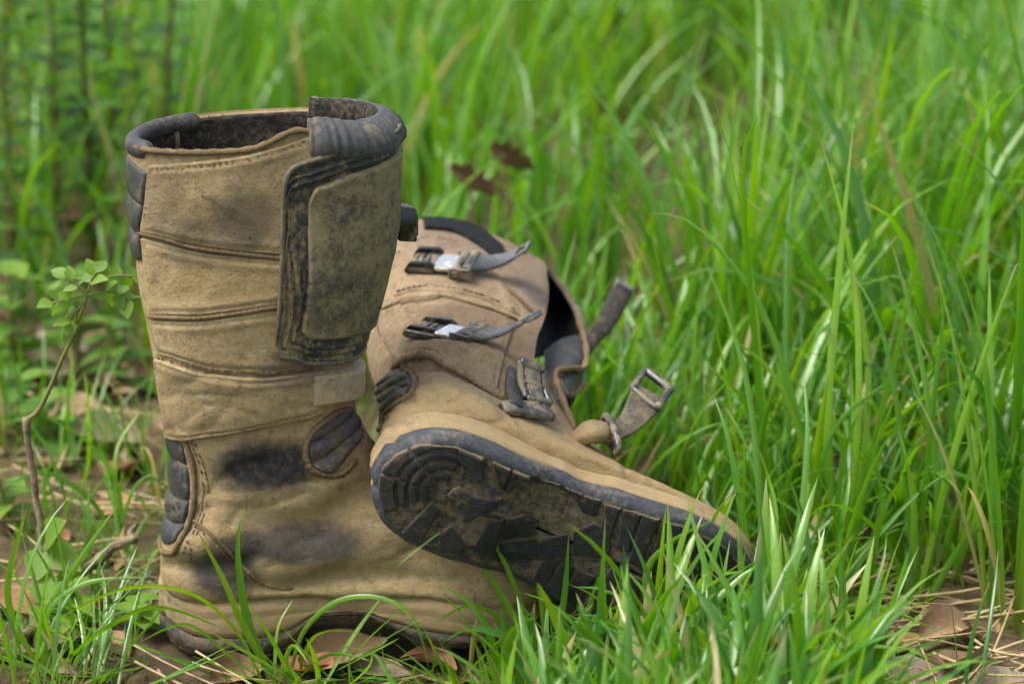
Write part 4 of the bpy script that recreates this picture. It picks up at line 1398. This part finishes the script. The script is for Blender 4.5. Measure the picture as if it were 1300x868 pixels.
# ================================================================== single grass tufts that can be told apart
def path_blade(pts, w, roll=0.0):
    """one blade through 3-D points"""
    NS = 22
    w = w * .88
    Pp = curve(pts, NS)
    T = np.gradient(Pp, axis=0); T /= np.linalg.norm(T, axis=1)[:, None]
    S = np.cross(T, (0, 1, .1)); S /= np.linalg.norm(S, axis=1)[:, None] + 1e-9
    N = np.cross(S, T)
    rl = roll + np.linspace(-.5, .7, NS) * rng.uniform(-1, 1)
    S2 = S * np.cos(rl)[:, None] + N * np.sin(rl)[:, None]
    N2 = np.cross(S2, T)
    s = np.linspace(0, 1, NS)
    W = w * np.interp(s, [0, .12, .4, .7, .9, 1], [.6, .85, 1, .78, .36, .03])
    return np.stack([Pp - S2 * W[:, None] / 2, Pp - N2 * (W * .2)[:, None], Pp + S2 * W[:, None] / 2], 1)[None]

def gz(p): return float(ground_z(p[0], p[1]))
def root_at(px, py):
    p = at_z(px, py, 0.0)
    p[2] = gz(p) - .002
    return p

def tuft_from(root_px, blades, label, tone=.6, cat='grass tuft'):
    r = root_at(*root_px)
    e = empty('grass_tuft', tuple(r)); bpy.context.view_layer.update()
    tag(e, label, cat, 'single grass tufts near the boots')
    for V, rnd, dry in blades(r):
        o = blades_object('blade', V - r[None, None, None], np.array([rnd]), np.array([dry]), M_grass, e)
    return e

def traced(paths, y_tip=0.0):
    """blades traced in the photograph: list of (pixel path, width, forward lean of the tip in metres)"""
    def f(r):
        for pts, w, dy in paths:
            q = []
            m = len(pts) - 1
            for k, (px, py) in enumerate(pts):
                q.append(at_y(px, py, r[1] + dy * (k / m) ** 1.3) if k else np.array(r) + np.array([rng.uniform(-.004, .004), rng.uniform(-.004, .004), 0]))
            yield path_blade(q, w, rng.uniform(-.6, .6)), rng.uniform(.35, .95), 0.0
    return f
def grown(n, h, w, spread=.014, lean=(.03, .35), droop=(.2, 1.5), az=None):
    def f(r):
        m = 0
        for _ in range(n * 12):
            if m == n: return
            a = rng.uniform(0, 2 * np.pi)
            rt = np.array(r) + np.array([math.cos(a), math.sin(a), 0]) * spread * math.sqrt(rng.random())
            hh = h * rng.uniform(.55, 1.1)
            aa = (a if az is None else az) + rng.normal(0, .6)
            V, ok = make_blades(rt[None], np.array([hh]), np.array([rng.uniform(*w)]), np.array([rng.uniform(*lean)]), np.array([rng.uniform(*droop) * rng.random() ** .6]), np.array([aa]))
            if ok[0]:
                m += 1
                yield V, rng.uniform(.3, 1), 0.0 if rng.random() > .08 else .8
    return f
tuft_from((345, 866), traced([([(345, 866), (318, 800), (303, 720), (304, 668), (316, 640)], .0070, .015), ([(340, 866), (312, 800), (282, 732), (250, 672)], .0062, -.02),
    ([(336, 866), (300, 800), (240, 752), (160, 746), (70, 786)], .0048, -.05), ([(336, 866), (296, 836), (238, 792), (178, 814)], .0042, -.03),
    ([(352, 866), (370, 820), (392, 842)], .004, -.02), ([(350, 866), (352, 800), (372, 760)], .003, .02)]),
    'grass tuft with two tall upright blades in front of the standing boot')
tuft_from((372, 850), traced([([(372, 850), (386, 800), (430, 762), (490, 760), (528, 790), (545, 852)], .0042, -.03), ([(374, 850), (398, 808), (440, 800), (470, 812)], .0034, -.04), ([(376, 850), (420, 830), (470, 838)], .003, -.04)]),
    'grass tuft with one hoop-shaped blade below the arch of the standing boot')
tuft_from((700, 864), traced([([(690, 864), (640, 760), (600, 700), (570, 660)], .0056, .02), ([(700, 864), (640, 712), (590, 660), (500, 722)], .0040, -.02), ([(704, 864), (716, 760), (722, 680)], .0058, .0),
    ([(706, 864), (760, 740), (765, 620)], .0060, .01), ([(700, 864), (690, 780), (676, 690), (690, 655)], .0050, .02), ([(702, 864), (735, 800), (800, 760)], .0052, -.03), ([(695, 864), (650, 800), (600, 768), (552, 790)], .0048, -.02)]),
    'low blurred grass tuft in front of the tipped boot heel tread')
tuft_from((850, 866), traced([([(850, 866), (800, 760), (790, 660), (800, 620)], .0066, .02), ([(852, 866), (870, 760), (905, 660), (935, 620)], .0060, .02), ([(848, 866), (820, 740), (850, 690), (905, 660)], .0064, .0),
    ([(855, 866), (900, 760), (985, 700)], .0066, -.02), ([(850, 866), (845, 740), (815, 640)], .0056, .01), ([(846, 866), (770, 770), (720, 740)], .0052, -.03), ([(858, 866), (930, 800), (1010, 790), (1060, 830)], .0058, -.03)]),
    'broad-bladed grass tuft in front of the tipped boot forefoot tread')
tuft_from((968, 800), traced([([(968, 800), (950, 700), (925, 560), (905, 500)], .0062, .05), ([(970, 800), (985, 660), (960, 560)], .0058, .06), ([(972, 800), (1010, 690), (1025, 560), (1020, 470)], .0060, .08),
    ([(966, 800), (930, 720), (880, 690)], .0048, -.01), ([(974, 800), (1040, 700), (1120, 680)], .0050, -.02), ([(970, 800), (965, 640), (945, 470), (895, 330)], .0062, .12)]),
    'grass tuft crossing the toe tip of the tipped boot')
tuft_from((1065, 742), traced([([(1065, 742), (1050, 560), (1062, 380), (1084, 150)], .0074, .06), ([(1070, 742), (1090, 520), (1080, 330), (1040, 170)], .0060, .08), ([(1062, 742), (1010, 520), (960, 380), (880, 285), (820, 270)], .0060, .06),
    ([(1060, 742), (1030, 600), (985, 480), (915, 420)], .0056, .02), ([(1068, 742), (1120, 520), (1165, 330), (1180, 250)], .0062, .03), ([(1072, 742), (1140, 640), (1210, 600), (1290, 650)], .0056, -.02),
    ([(1066, 742), (1075, 620), (1058, 520)], .0064, .0), ([(1064, 742), (1040, 640), (1062, 540), (1150, 470)], .0052, .02), ([(1066, 742), (1094, 600), (1100, 440), (1060, 240)], .0058, .07)]),
    'tallest grass tuft with crossing blade tips to the right of the tipped boot')
tuft_from((1165, 770), traced([([(1165, 770), (1150, 600), (1120, 420), (1070, 330)], .0062, .05), ([(1168, 770), (1180, 560), (1200, 380)], .0070, .04), ([(1170, 770), (1215, 560), (1285, 350), (1300, 330)], .0062, .02),
    ([(1160, 770), (1120, 680), (1050, 640), (990, 700)], .0054, -.04), ([(1172, 770), (1230, 680), (1290, 660)], .0058, -.02), ([(1164, 770), (1160, 640), (1140, 540)], .0066, .01), ([(1166, 770), (1190, 640), (1170, 460), (1130, 300)], .0054, .05)]),
    'upright grass tuft rooted in the straw at the lower right')
tuft_from((1010, 866), traced([([(1010, 866), (1030, 760), (1075, 690)], .0064, .0), ([(1012, 866), (1040, 790), (1110, 770), (1190, 800)], .0060, -.02), ([(1008, 866), (985, 780), (940, 760)], .0060, -.02), ([(1014, 866), (1090, 820), (1150, 850)], .0052, -.02)]),
    'short arching grass tuft at the bottom edge right of centre')
tuft_from((1285, 790), grown(12, .27, (.0040, .0066), .02, droop=(.3, 1.8)), 'grass tuft cut by the right edge of the picture')
tuft_from((905, 560), grown(14, .34, (.0044, .0070), .02, droop=(.3, 1.4)), 'grass tuft rising behind the loose strap ends')
tuft_from((60, 866), traced([([(30, 866), (50, 800), (95, 720), (150, 640)], .0054, .02), ([(20, 866), (10, 760), (35, 640)], .0058, .0), ([(60, 866), (130, 800), (200, 770), (290, 800)], .0048, -.03), ([(40, 866), (60, 780), (110, 740), (190, 732)], .0042, .0)]),
    'grass tuft at the lower left corner beside the fallen twig')
tuft_from((150, 700), traced([([(150, 700), (146, 600), (152, 560), (180, 520)], .0046, .03), ([(148, 700), (120, 640), (60, 600), (0, 620)], .0046, -.02), ([(152, 700), (150, 620), (110, 560), (40, 520)], .0046, .02), ([(150, 700), (170, 620), (196, 600)], .0040, -.01)]),
    'thin grass tuft between the bent sapling and the standing boot')

# ================================================================== dead leaves
def dead_mat(name, a, b):
    t = NT(name)
    c = t.mix(t.ramp(t.noise(30, 6, .65), .35, .65), a, b)
    c = t.mix(t.ramp(t.noise(120, 4, .7), .55, .75, 0, .6), c, (.05, .035, .022))
    return t.finish(c, .75, t.bump(t.noise(150, 4, .6), .5, .002), .3)
M_dead = [dead_mat('brown_dead_leaf', (.19, .115, .062), (.30, .20, .125)), dead_mat('grey_dead_leaf', (.24, .18, .125), (.36, .29, .215)), dead_mat('russet_dead_leaf', (.20, .085, .040), (.32, .165, .085))]
def leaf_grid(L, W, curl, bend, seed, nu=10, nv=7, lobe=.0):
    u = np.linspace(0, 1, nu)[:, None]; v = np.linspace(-1, 1, nv)[None]
    hw = W * np.sin(np.pi * np.clip(u * .93 + .03, 0, 1) ** .85) * (1 + lobe * np.sin(u * 26))
    x = (u - .5) * L + 0 * v
    y = hw * v * np.cos(curl * v * .5)
    z = curl * hw * v ** 2 * .9 + bend * L * (u - .5) ** 2 + 0 * v
    P_ = np.stack([x, y, z], -1)
    P_[..., 2] += fbm(P_ + seed * 3.1, 45, 3, seed) * .16 * W
    return P_
def leaf_pose(P_, loc, yaw, pitch, roll):
    M_ = Matrix.Rotation(yaw, 3, 'Z') @ Matrix.Rotation(pitch, 3, 'Y') @ Matrix.Rotation(roll, 3, 'X')
    return P_.reshape(-1, 3) @ np.array(M_).T + np.asarray(loc)
LEAVES = [   # pixel, length, half width, curl, yaw, pitch, roll, material, label
    ((437, 828), .062, .018, .9, .3, -.15, .3, 0, 'curled brown dead leaf below the standing boot arch'),
    ((395, 838), .045, .014, .6, 2.4, .1, -.2, 2, 'small russet dead leaf lying left of the curled one under the standing boot'),
    ((480, 838), .050, .013, .5, -.4, .05, .1, 1, 'flat pale dead leaf lying right of the curled one under the standing boot'),
    ((1160, 858), .080, .024, .7, .2, .1, .2, 1, 'large pale dead leaf among straw at the bottom right'),
    ((1225, 840), .065, .020, .8, 1.1, .2, -.3, 0, 'brown folded dead leaf right of the large pale one'),
    ((1090, 842), .055, .017, .5, -.6, -.1, .3, 0, 'brown dead leaf left of the large pale one'),
    ((1280, 862), .060, .020, .6, .5, .1, .1, 1, 'pale dead leaf in the bottom right corner'),
    ((1130, 815), .050, .017, .9, 2.0, .2, .4, 2, 'small russet dead leaf among straw above the large pale one'),
    ((1205, 800), .058, .018, .8, .7, .2, .3, 0, 'brown curled dead leaf at the foot of the lower right grass tuft'),
    ((1050, 812), .045, .015, .7, 1.6, .1, -.3, 1, 'pale dead leaf by the roots of the tallest grass tuft'),
    ((300, 846), .048, .016, .8, .9, .1, .3, 0, 'brown dead leaf close to the heel front of the standing boot'),
    ((540, 832), .046, .015, .7, 2.7, .1, .2, 2, 'russet dead leaf under the forefoot of the standing boot'),
    ((40, 468), .085, .030, .7, .6, .3, .5, 1, 'broad pale dead leaf standing in grass at the left edge'),
    ((95, 530), .070, .026, .6, -.3, .1, .2, 0, 'brown dead leaf on soil left of the standing boot ankle'),
    ((160, 595), .060, .022, .6, 1.2, .1, -.2, 2, 'russet dead leaf close to the heel pad of the standing boot'),
    ((130, 560), .065, .022, .8, .2, .2, .3, 1, 'pale curled dead leaf on soil left of the standing boot'),
    ((30, 740), .070, .020, .6, .9, .1, .3, 0, 'brown bark-like dead leaf behind the fallen twig at left'),
    ((75, 815), .070, .016, .9, 1.3, .2, .2, 1, 'rolled pale dead leaf beside the lower end of the fallen twig'),
    ((20, 770), .055, .016, .7, -.2, .1, .1, 2, 'russet dead leaf at the left edge below the sapling'),
    ((860, 600), .070, .024, .7, .4, .3, .2, 0, 'brown dead leaf behind the toe of the tipped boot'),
    ((1250, 590), .075, .026, .7, .3, .3, .3, 1, 'pale dead leaf deep in the grass at the right edge'),
]
for k, ((px, py), L_, W_, cu, yw, pt, rl, mi, lab) in enumerate(LEAVES):
    p = at_z(px, py, .008)
    Pq = leaf_grid(L_, W_, cu, rng.uniform(-.3, .5), k, 14, 9)
    M3 = leaf_pose(Pq, (0, 0, 0), yw, pt, rl)
    zmin = M3[:, 2].min()
    base = np.array([p[0], p[1], gz(p) - zmin + .001])
    o = mesh_obj('dead_leaf', M3, grid_faces(14, 9), M_dead[mi])
    o.location = tuple(base)
    tag(o, lab, 'leaf', 'dead leaves on the ground')
for (px, py, yy, L_, lab, mi) in ((595, 236, .62, .055, 'brown withered leaf caught in grass behind the standing boot', 0), (638, 208, .70, .060, 'dark brown withered leaf hanging in grass, right of the other one', 0)):
    p = at_y(px, py, yy)
    e = empty('withered_leaf', (p[0], p[1], gz(p)))
    tag(e, lab, 'leaf', 'withered leaves held up in the grass')
    Pq = leaf_pose(leaf_grid(L_, .013, 1.9, .9, int(px), 12, 8, .25), (0, 0, p[2] - gz(p)), .5 + px * .01, .5, .9)
    mesh_obj('leaf', Pq, grid_faces(12, 8), M_dead[mi], e)
    mb = MB(); mb.tube(curve([(0, 0, 0), (.01, .01, (p[2] - gz(p)) * .5), (0, 0, p[2] - gz(p))], 14), .0014, 6); mb.build('stalk', M_dead[0], e)
# small litter: leaf fragments too many to count, and straw
def joined_leaves(name, pts, size, label, cat):
    V, F = [], []
    for k, (x, y) in enumerate(pts):
        L_ = rng.uniform(*size)
        g_ = leaf_pose(leaf_grid(L_, L_ * rng.uniform(.16, .34), rng.uniform(.2, 1.2), rng.uniform(-.4, .6), k % 97, 7, 5), (0, 0, 0), rng.uniform(0, 6.28), rng.normal(0, .22), rng.normal(0, .3))
        g_ = g_ + np.array([x, y, float(ground_z(x, y)) - g_[:, 2].min() - .002])
        if in_boots(g_, .002).any(): continue
        o_ = len(V) * 35
        V.append(g_); F += grid_faces(7, 5, False, o_)
    me_o = mesh_obj(name, np.vstack(V), F, M_dead[0])
    me_o.data.materials.append(M_dead[1]); me_o.data.materials.append(M_dead[2])
    mi = np.repeat(rng.integers(0, 3, len(V)), 24)
    me_o.data.polygons.foreach_set('material_index', mi.astype(np.int32))
    tag(me_o, label, cat, kind='stuff')
pts = np.vstack([scatter(620, -.75, -.20, -.25, .75, lambda x, y: wedge(x, y, .2) * .8), scatter(520, -.2, .9, -.6, -.05, lambda x, y: wedge(x, y, .2) * (.35 + .5 * sstep(.15, .3, x))),
                 scatter(700, -.9, 1.2, .0, 1.6, lambda x, y: wedge(x, y, .3) * .5), scatter(260, -.6, -.1, -.5, -.1, lambda x, y: wedge(x, y, .2) * .45)])
joined_leaves('leaf_litter', pts, (.010, .042), 'scattered brown leaf litter on the soil', 'litter')
pts = scatter(2600, -.75, .85, -.42, .55, lambda x, y: wedge(x, y, .1) * (.45 + .55 * (vnoise(np.stack([x, y, 0 * x], -1), 12, 90) > 0)))
joined_leaves('leaf_crumbs', pts, (.003, .013), 'fine crumbs of soil and broken leaves on the ground', 'debris')
mb = MB()
pts = np.vstack([scatter(330, .12, .7, -.30, .12, lambda x, y: wedge(x, y, .1) * 1.0), scatter(110, -.55, .05, -.40, -.06, lambda x, y: wedge(x, y, .1) * .9), scatter(60, -.6, -.2, 0, .5, lambda x, y: 1.0 + 0 * x)])
for (x, y) in pts:
    L_ = rng.uniform(.04, .17); a = rng.normal(.0, .7); k = rng.normal(0, .15)
    t_ = np.linspace(-.5, .5, 7)[:, None]
    q = np.array([x, y, 0]) + t_ * L_ * np.array([math.cos(a), math.sin(a), 0]) + (t_ ** 2) * L_ * k * np.array([-math.sin(a), math.cos(a), 0])
    q[:, 2] = ground_z(q[:, 0], q[:, 1]) + .004 + rng.uniform(0, .012) + t_[:, 0] * rng.normal(0, .02)
    q[:, 2] = np.maximum(q[:, 2], ground_z(q[:, 0], q[:, 1]) + .001)
    if in_boots(q).any(): continue
    mb.tube(q, np.interp(np.linspace(0, 1, 7), [0, .7, 1], [1, .9, .3]) * rng.uniform(.0006, .0014), 5)
ts = NT('dry_straw'); M_straw = ts.finish(ts.mix(ts.ramp(ts.noise(20, 4), .3, .7), (.30, .215, .105), (.46, .36, .20)), .7, None, .3)
tag(mb.build('dry_straw', M_straw), 'pale dry straw lying on the soil', 'straw', kind='stuff')

# ================================================================== sapling, twig, weeds at the left
tb = NT('brown_bark')
M_bark = tb.finish(tb.mix(tb.ramp(tb.noise(70, 6, .7), .35, .7), (.12, .085, .052), (.30, .23, .155)), .85, tb.bump(tb.noise(110, 5, .7), .8, .003), .2)
tg_ = NT('green_brown_stem'); M_stem = tg_.finish(tg_.mix(tg_.ramp(tg_.noise(40, 4), .4, .65), (.13, .14, .035), (.19, .13, .060)), .6, None, .35)
def wob(path, amp, n=50):
    c_ = curve(path, n); return c_ + np.stack([vnoise(c_, 60, k + 3) for k in range(3)], 1) * amp
def green_leaf(parent, base, tip, w, up=(0, -.5, 1), rnd=.7, droop=.15, name='leaf'):
    """pointed oval leaf from base to tip with a folded midrib; one small mesh"""
    base, tip = np.asarray(base, float), np.asarray(tip, float)
    ax = tip - base; L_ = np.linalg.norm(ax); ax /= L_
    sd = np.cross(ax, np.asarray(up, float)); sd /= np.linalg.norm(sd); nn = np.cross(sd, ax)
    nu = NS
    s = np.linspace(0, 1, nu)
    c_ = base + ax * (s * L_)[:, None] - nn * (droop * L_ * s ** 2)[:, None]
    hw = w * np.sin(np.pi * s ** .8) ** .9 + .0002
    V = np.stack([c_ - sd * hw[:, None] + nn * (hw * .28)[:, None], c_, c_ + sd * hw[:, None] + nn * (hw * .28)[:, None]], 1)
    return blades_object(name, V[None], np.array([rnd]), np.array([0.0]), M_weed, parent)
YS = float(at_z(62, 775, 0)[1])
base = at_z(62, 775, 0.0)
sap = empty('sapling', tuple(base)); tag(sap, 'bent woody sapling with fresh green leaflets at its tip, left of the standing boot', 'sapling')
W2 = lambda px, py, dy=0.0: at_y(px, py, YS + dy) - base
mb = MB(); q = wob([W2(62, 776), W2(58, 730), W2(55, 690), W2(48, 640), W2(40, 590), W2(34, 530)], .002); mb.tube(q, np.interp(np.linspace(0, 1, 50), [0, .9, 1], [.0028, .0024, .0032]), 9); mb.build('trunk', M_bark, sap)
mb = MB(); q = wob([W2(34, 532), W2(48, 520), W2(66, 490), W2(84, 445), W2(102, 405), W2(110, 372)], .0012); mb.tube(q, np.linspace(.0018, .0010, 50), 8); mb.build('stem', M_stem, sap)
rach = [[(110, 374), (88, 380), (66, 384)], [(111, 372), (96, 360), (84, 352)], [(112, 370), (128, 356), (150, 349), (168, 352)], [(112, 374), (132, 370), (152, 374), (166, 384)], [(108, 382), (96, 396), (84, 414)], [(112, 370), (116, 356), (122, 346)]]
mb = MB()
for r_ in rach: mb.tube(curve([W2(*p_) for p_ in r_], 12), .0006, 5)
mb.build('leaf_stalks', M_stem, sap)
for r_ in rach:
    c_ = curve(r_, 30); d_ = np.gradient(c_, axis=0); d_ /= np.linalg.norm(d_, axis=1)[:, None]
    nl_ = max(2, int(len(r_) * .9))
    for k in range(nl_):
        i_ = int(8 + 21 * (k + .5) / nl_)
        for sgn_ in (-1, 1):
            ln_ = rng.uniform(17, 25)
            e_ = c_[i_] + d_[i_] * ln_ * .65 + sgn_ * ln_ * .75 * np.array([-d_[i_][1], d_[i_][0]])
            green_leaf(sap, W2(*c_[i_]), W2(e_[0], e_[1], rng.uniform(-.012, .014)), rng.uniform(.0036, .0052), (rng.normal(0, .4), -.7, 1), rng.uniform(.55, 1), rng.uniform(.05, .35))
    e_ = c_[-1] + d_[-1] * rng.uniform(16, 24)
    green_leaf(sap, W2(*c_[-1]), W2(e_[0], e_[1], rng.uniform(-.01, .01)), .0050, (0, -.7, 1), rng.uniform(.6, 1), .2)
for k, (a, b) in enumerate((((56, 694), (44, 735)), ((58, 694), (100, 720)), ((54, 690), (75, 660)))):
    green_leaf(sap, W2(*a), W2(b[0], b[1], -.02), .011, (0, -.8, .8), .8)
# fallen twig
tw0 = at_z(60, 775, .006); tw = empty('fallen_twig', tuple(tw0)); tag(tw, 'knobbly brown twig lying on the ground left of the standing boot heel', 'twig')
G3 = lambda px, py, z: at_z(px, py, z) - tw0
mb = MB(); q = wob([G3(0, 838, .006), G3(40, 800, .008), G3(62, 772, .010), G3(92, 738, .022), G3(128, 704, .034), G3(160, 690, .040), G3(172, 688, .044)], .004, 70)
mb.tube(q, np.interp(np.linspace(0, 1, 70), [0, .5, 1], [.0042, .0042, .0036]) * (1 + .16 * np.sin(np.arange(70) * .9)), 9); mb.build('branch', M_bark, tw)
mb = MB(); mb.tube(wob([G3(172, 688, .044), G3(166, 676, .048), G3(172, 666, .052)], .002, 14), np.linspace(.0036, .0018, 14), 7); mb.build('spur', M_bark, tw)
for k, (a, b) in enumerate((((60, 770), (54, 716)), ((78, 752), (100, 718)), ((60, 780), (38, 790)))):
    green_leaf(tw, G3(*a, .014), G3(b[0], b[1], .040) if k < 2 else G3(b[0], b[1], .012), .010, (0, -.8, .7), .9)
# low broad-leaved weeds
def weed(px, py, n, h, lw, label, stem=True, tone=(.3, 1), z_add=0.0):
    b = root_at(px, py); e = empty('weed', tuple(b)); tag(e, label, 'weed', 'broad-leaved weeds around the boots')
    mb = MB()
    lean = rng.normal(0, .12, 2)
    axis_ = np.array([[0, 0, 0], [lean[0] * h * .4, lean[1] * h * .4, h * .5], [lean[0] * h, lean[1] * h, h]])
    q = curve(axis_, 24); mb.tube(q, np.linspace(.0026, .0010, 24) * (.6 + h * 2), 7); mb.build('stem', M_stem, e)
    for k in range(n):
        s = .12 + .88 * (k + 1) / n
        p = np.array([np.interp(s, np.linspace(0, 1, 24), q[:, a]) for a in range(3)])
        a = k * 2.4 + rng.normal(0, .3); L_ = lw * rng.uniform(2.2, 3.2) * (1.1 - .4 * s)
        d = np.array([math.cos(a), math.sin(a), rng.uniform(.0, .5)])
        green_leaf(e, p, p + d / np.linalg.norm(d) * L_, lw * rng.uniform(.8, 1.2) * (1.1 - .35 * s), (0, 0, 1), rng.uniform(*tone), rng.uniform(.1, .4))
weed(118, 330, 46, .56, .013, 'tall leafy weed with reddish stem behind the standing boot at upper left')
weed(60, 300, 26, .40, .012, 'leafy weed at the upper left, left of the reddish-stemmed one')
weed(170, 372, 30, .40, .016, 'bushy weed just left of the standing boot top, in the background', tone=(0, .6))
weed(30, 400, 26, .34, .016, 'bushy dark weed at the left edge above the sapling height', tone=(0, .5))
weed(205, 318, 34, .50, .015, 'tall weed half hidden behind the standing boot rim at its left', tone=(.2, .8))
weed(12, 330, 40, .55, .014, 'tall weed with many side leaves at the far upper left corner', tone=(.1, .9))
weed(100, 470, 14, .10, .016, 'low weed with broad leaves behind the sapling tip', tone=(.4, 1))
weed(20, 500, 16, .12, .017, 'broad-leaved weed at the left edge at mid height', tone=(.5, 1))
weed(160, 500, 10, .07, .013, 'little weed between soil and the standing boot calf', tone=(.4, .9))
weed(75, 350, 40, .46, .019, 'dark leafy weed filling the upper left between two taller stems', tone=(0, .45))
weed(150, 320, 44, .52, .019, 'dark leafy weed behind the standing boot, right of the reddish stem', tone=(0, .45))
weed(25, 560, 10, .06, .014, 'low leafy weed at the left edge behind the bent sapling')
weed(75, 590, 9, .05, .015, 'low leafy weed just right of the bent sapling trunk')
weed(95, 800, 9, .035, .010, 'small yellow-green weed beside the fallen twig', tone=(.8, 1))
weed(185, 800, 9, .028, .010, 'small yellow-green weed in front of the standing boot heel', tone=(.8, 1))
weed(15, 690, 8, .05, .012, 'small weed at the left edge left of the sapling base', tone=(.6, 1))
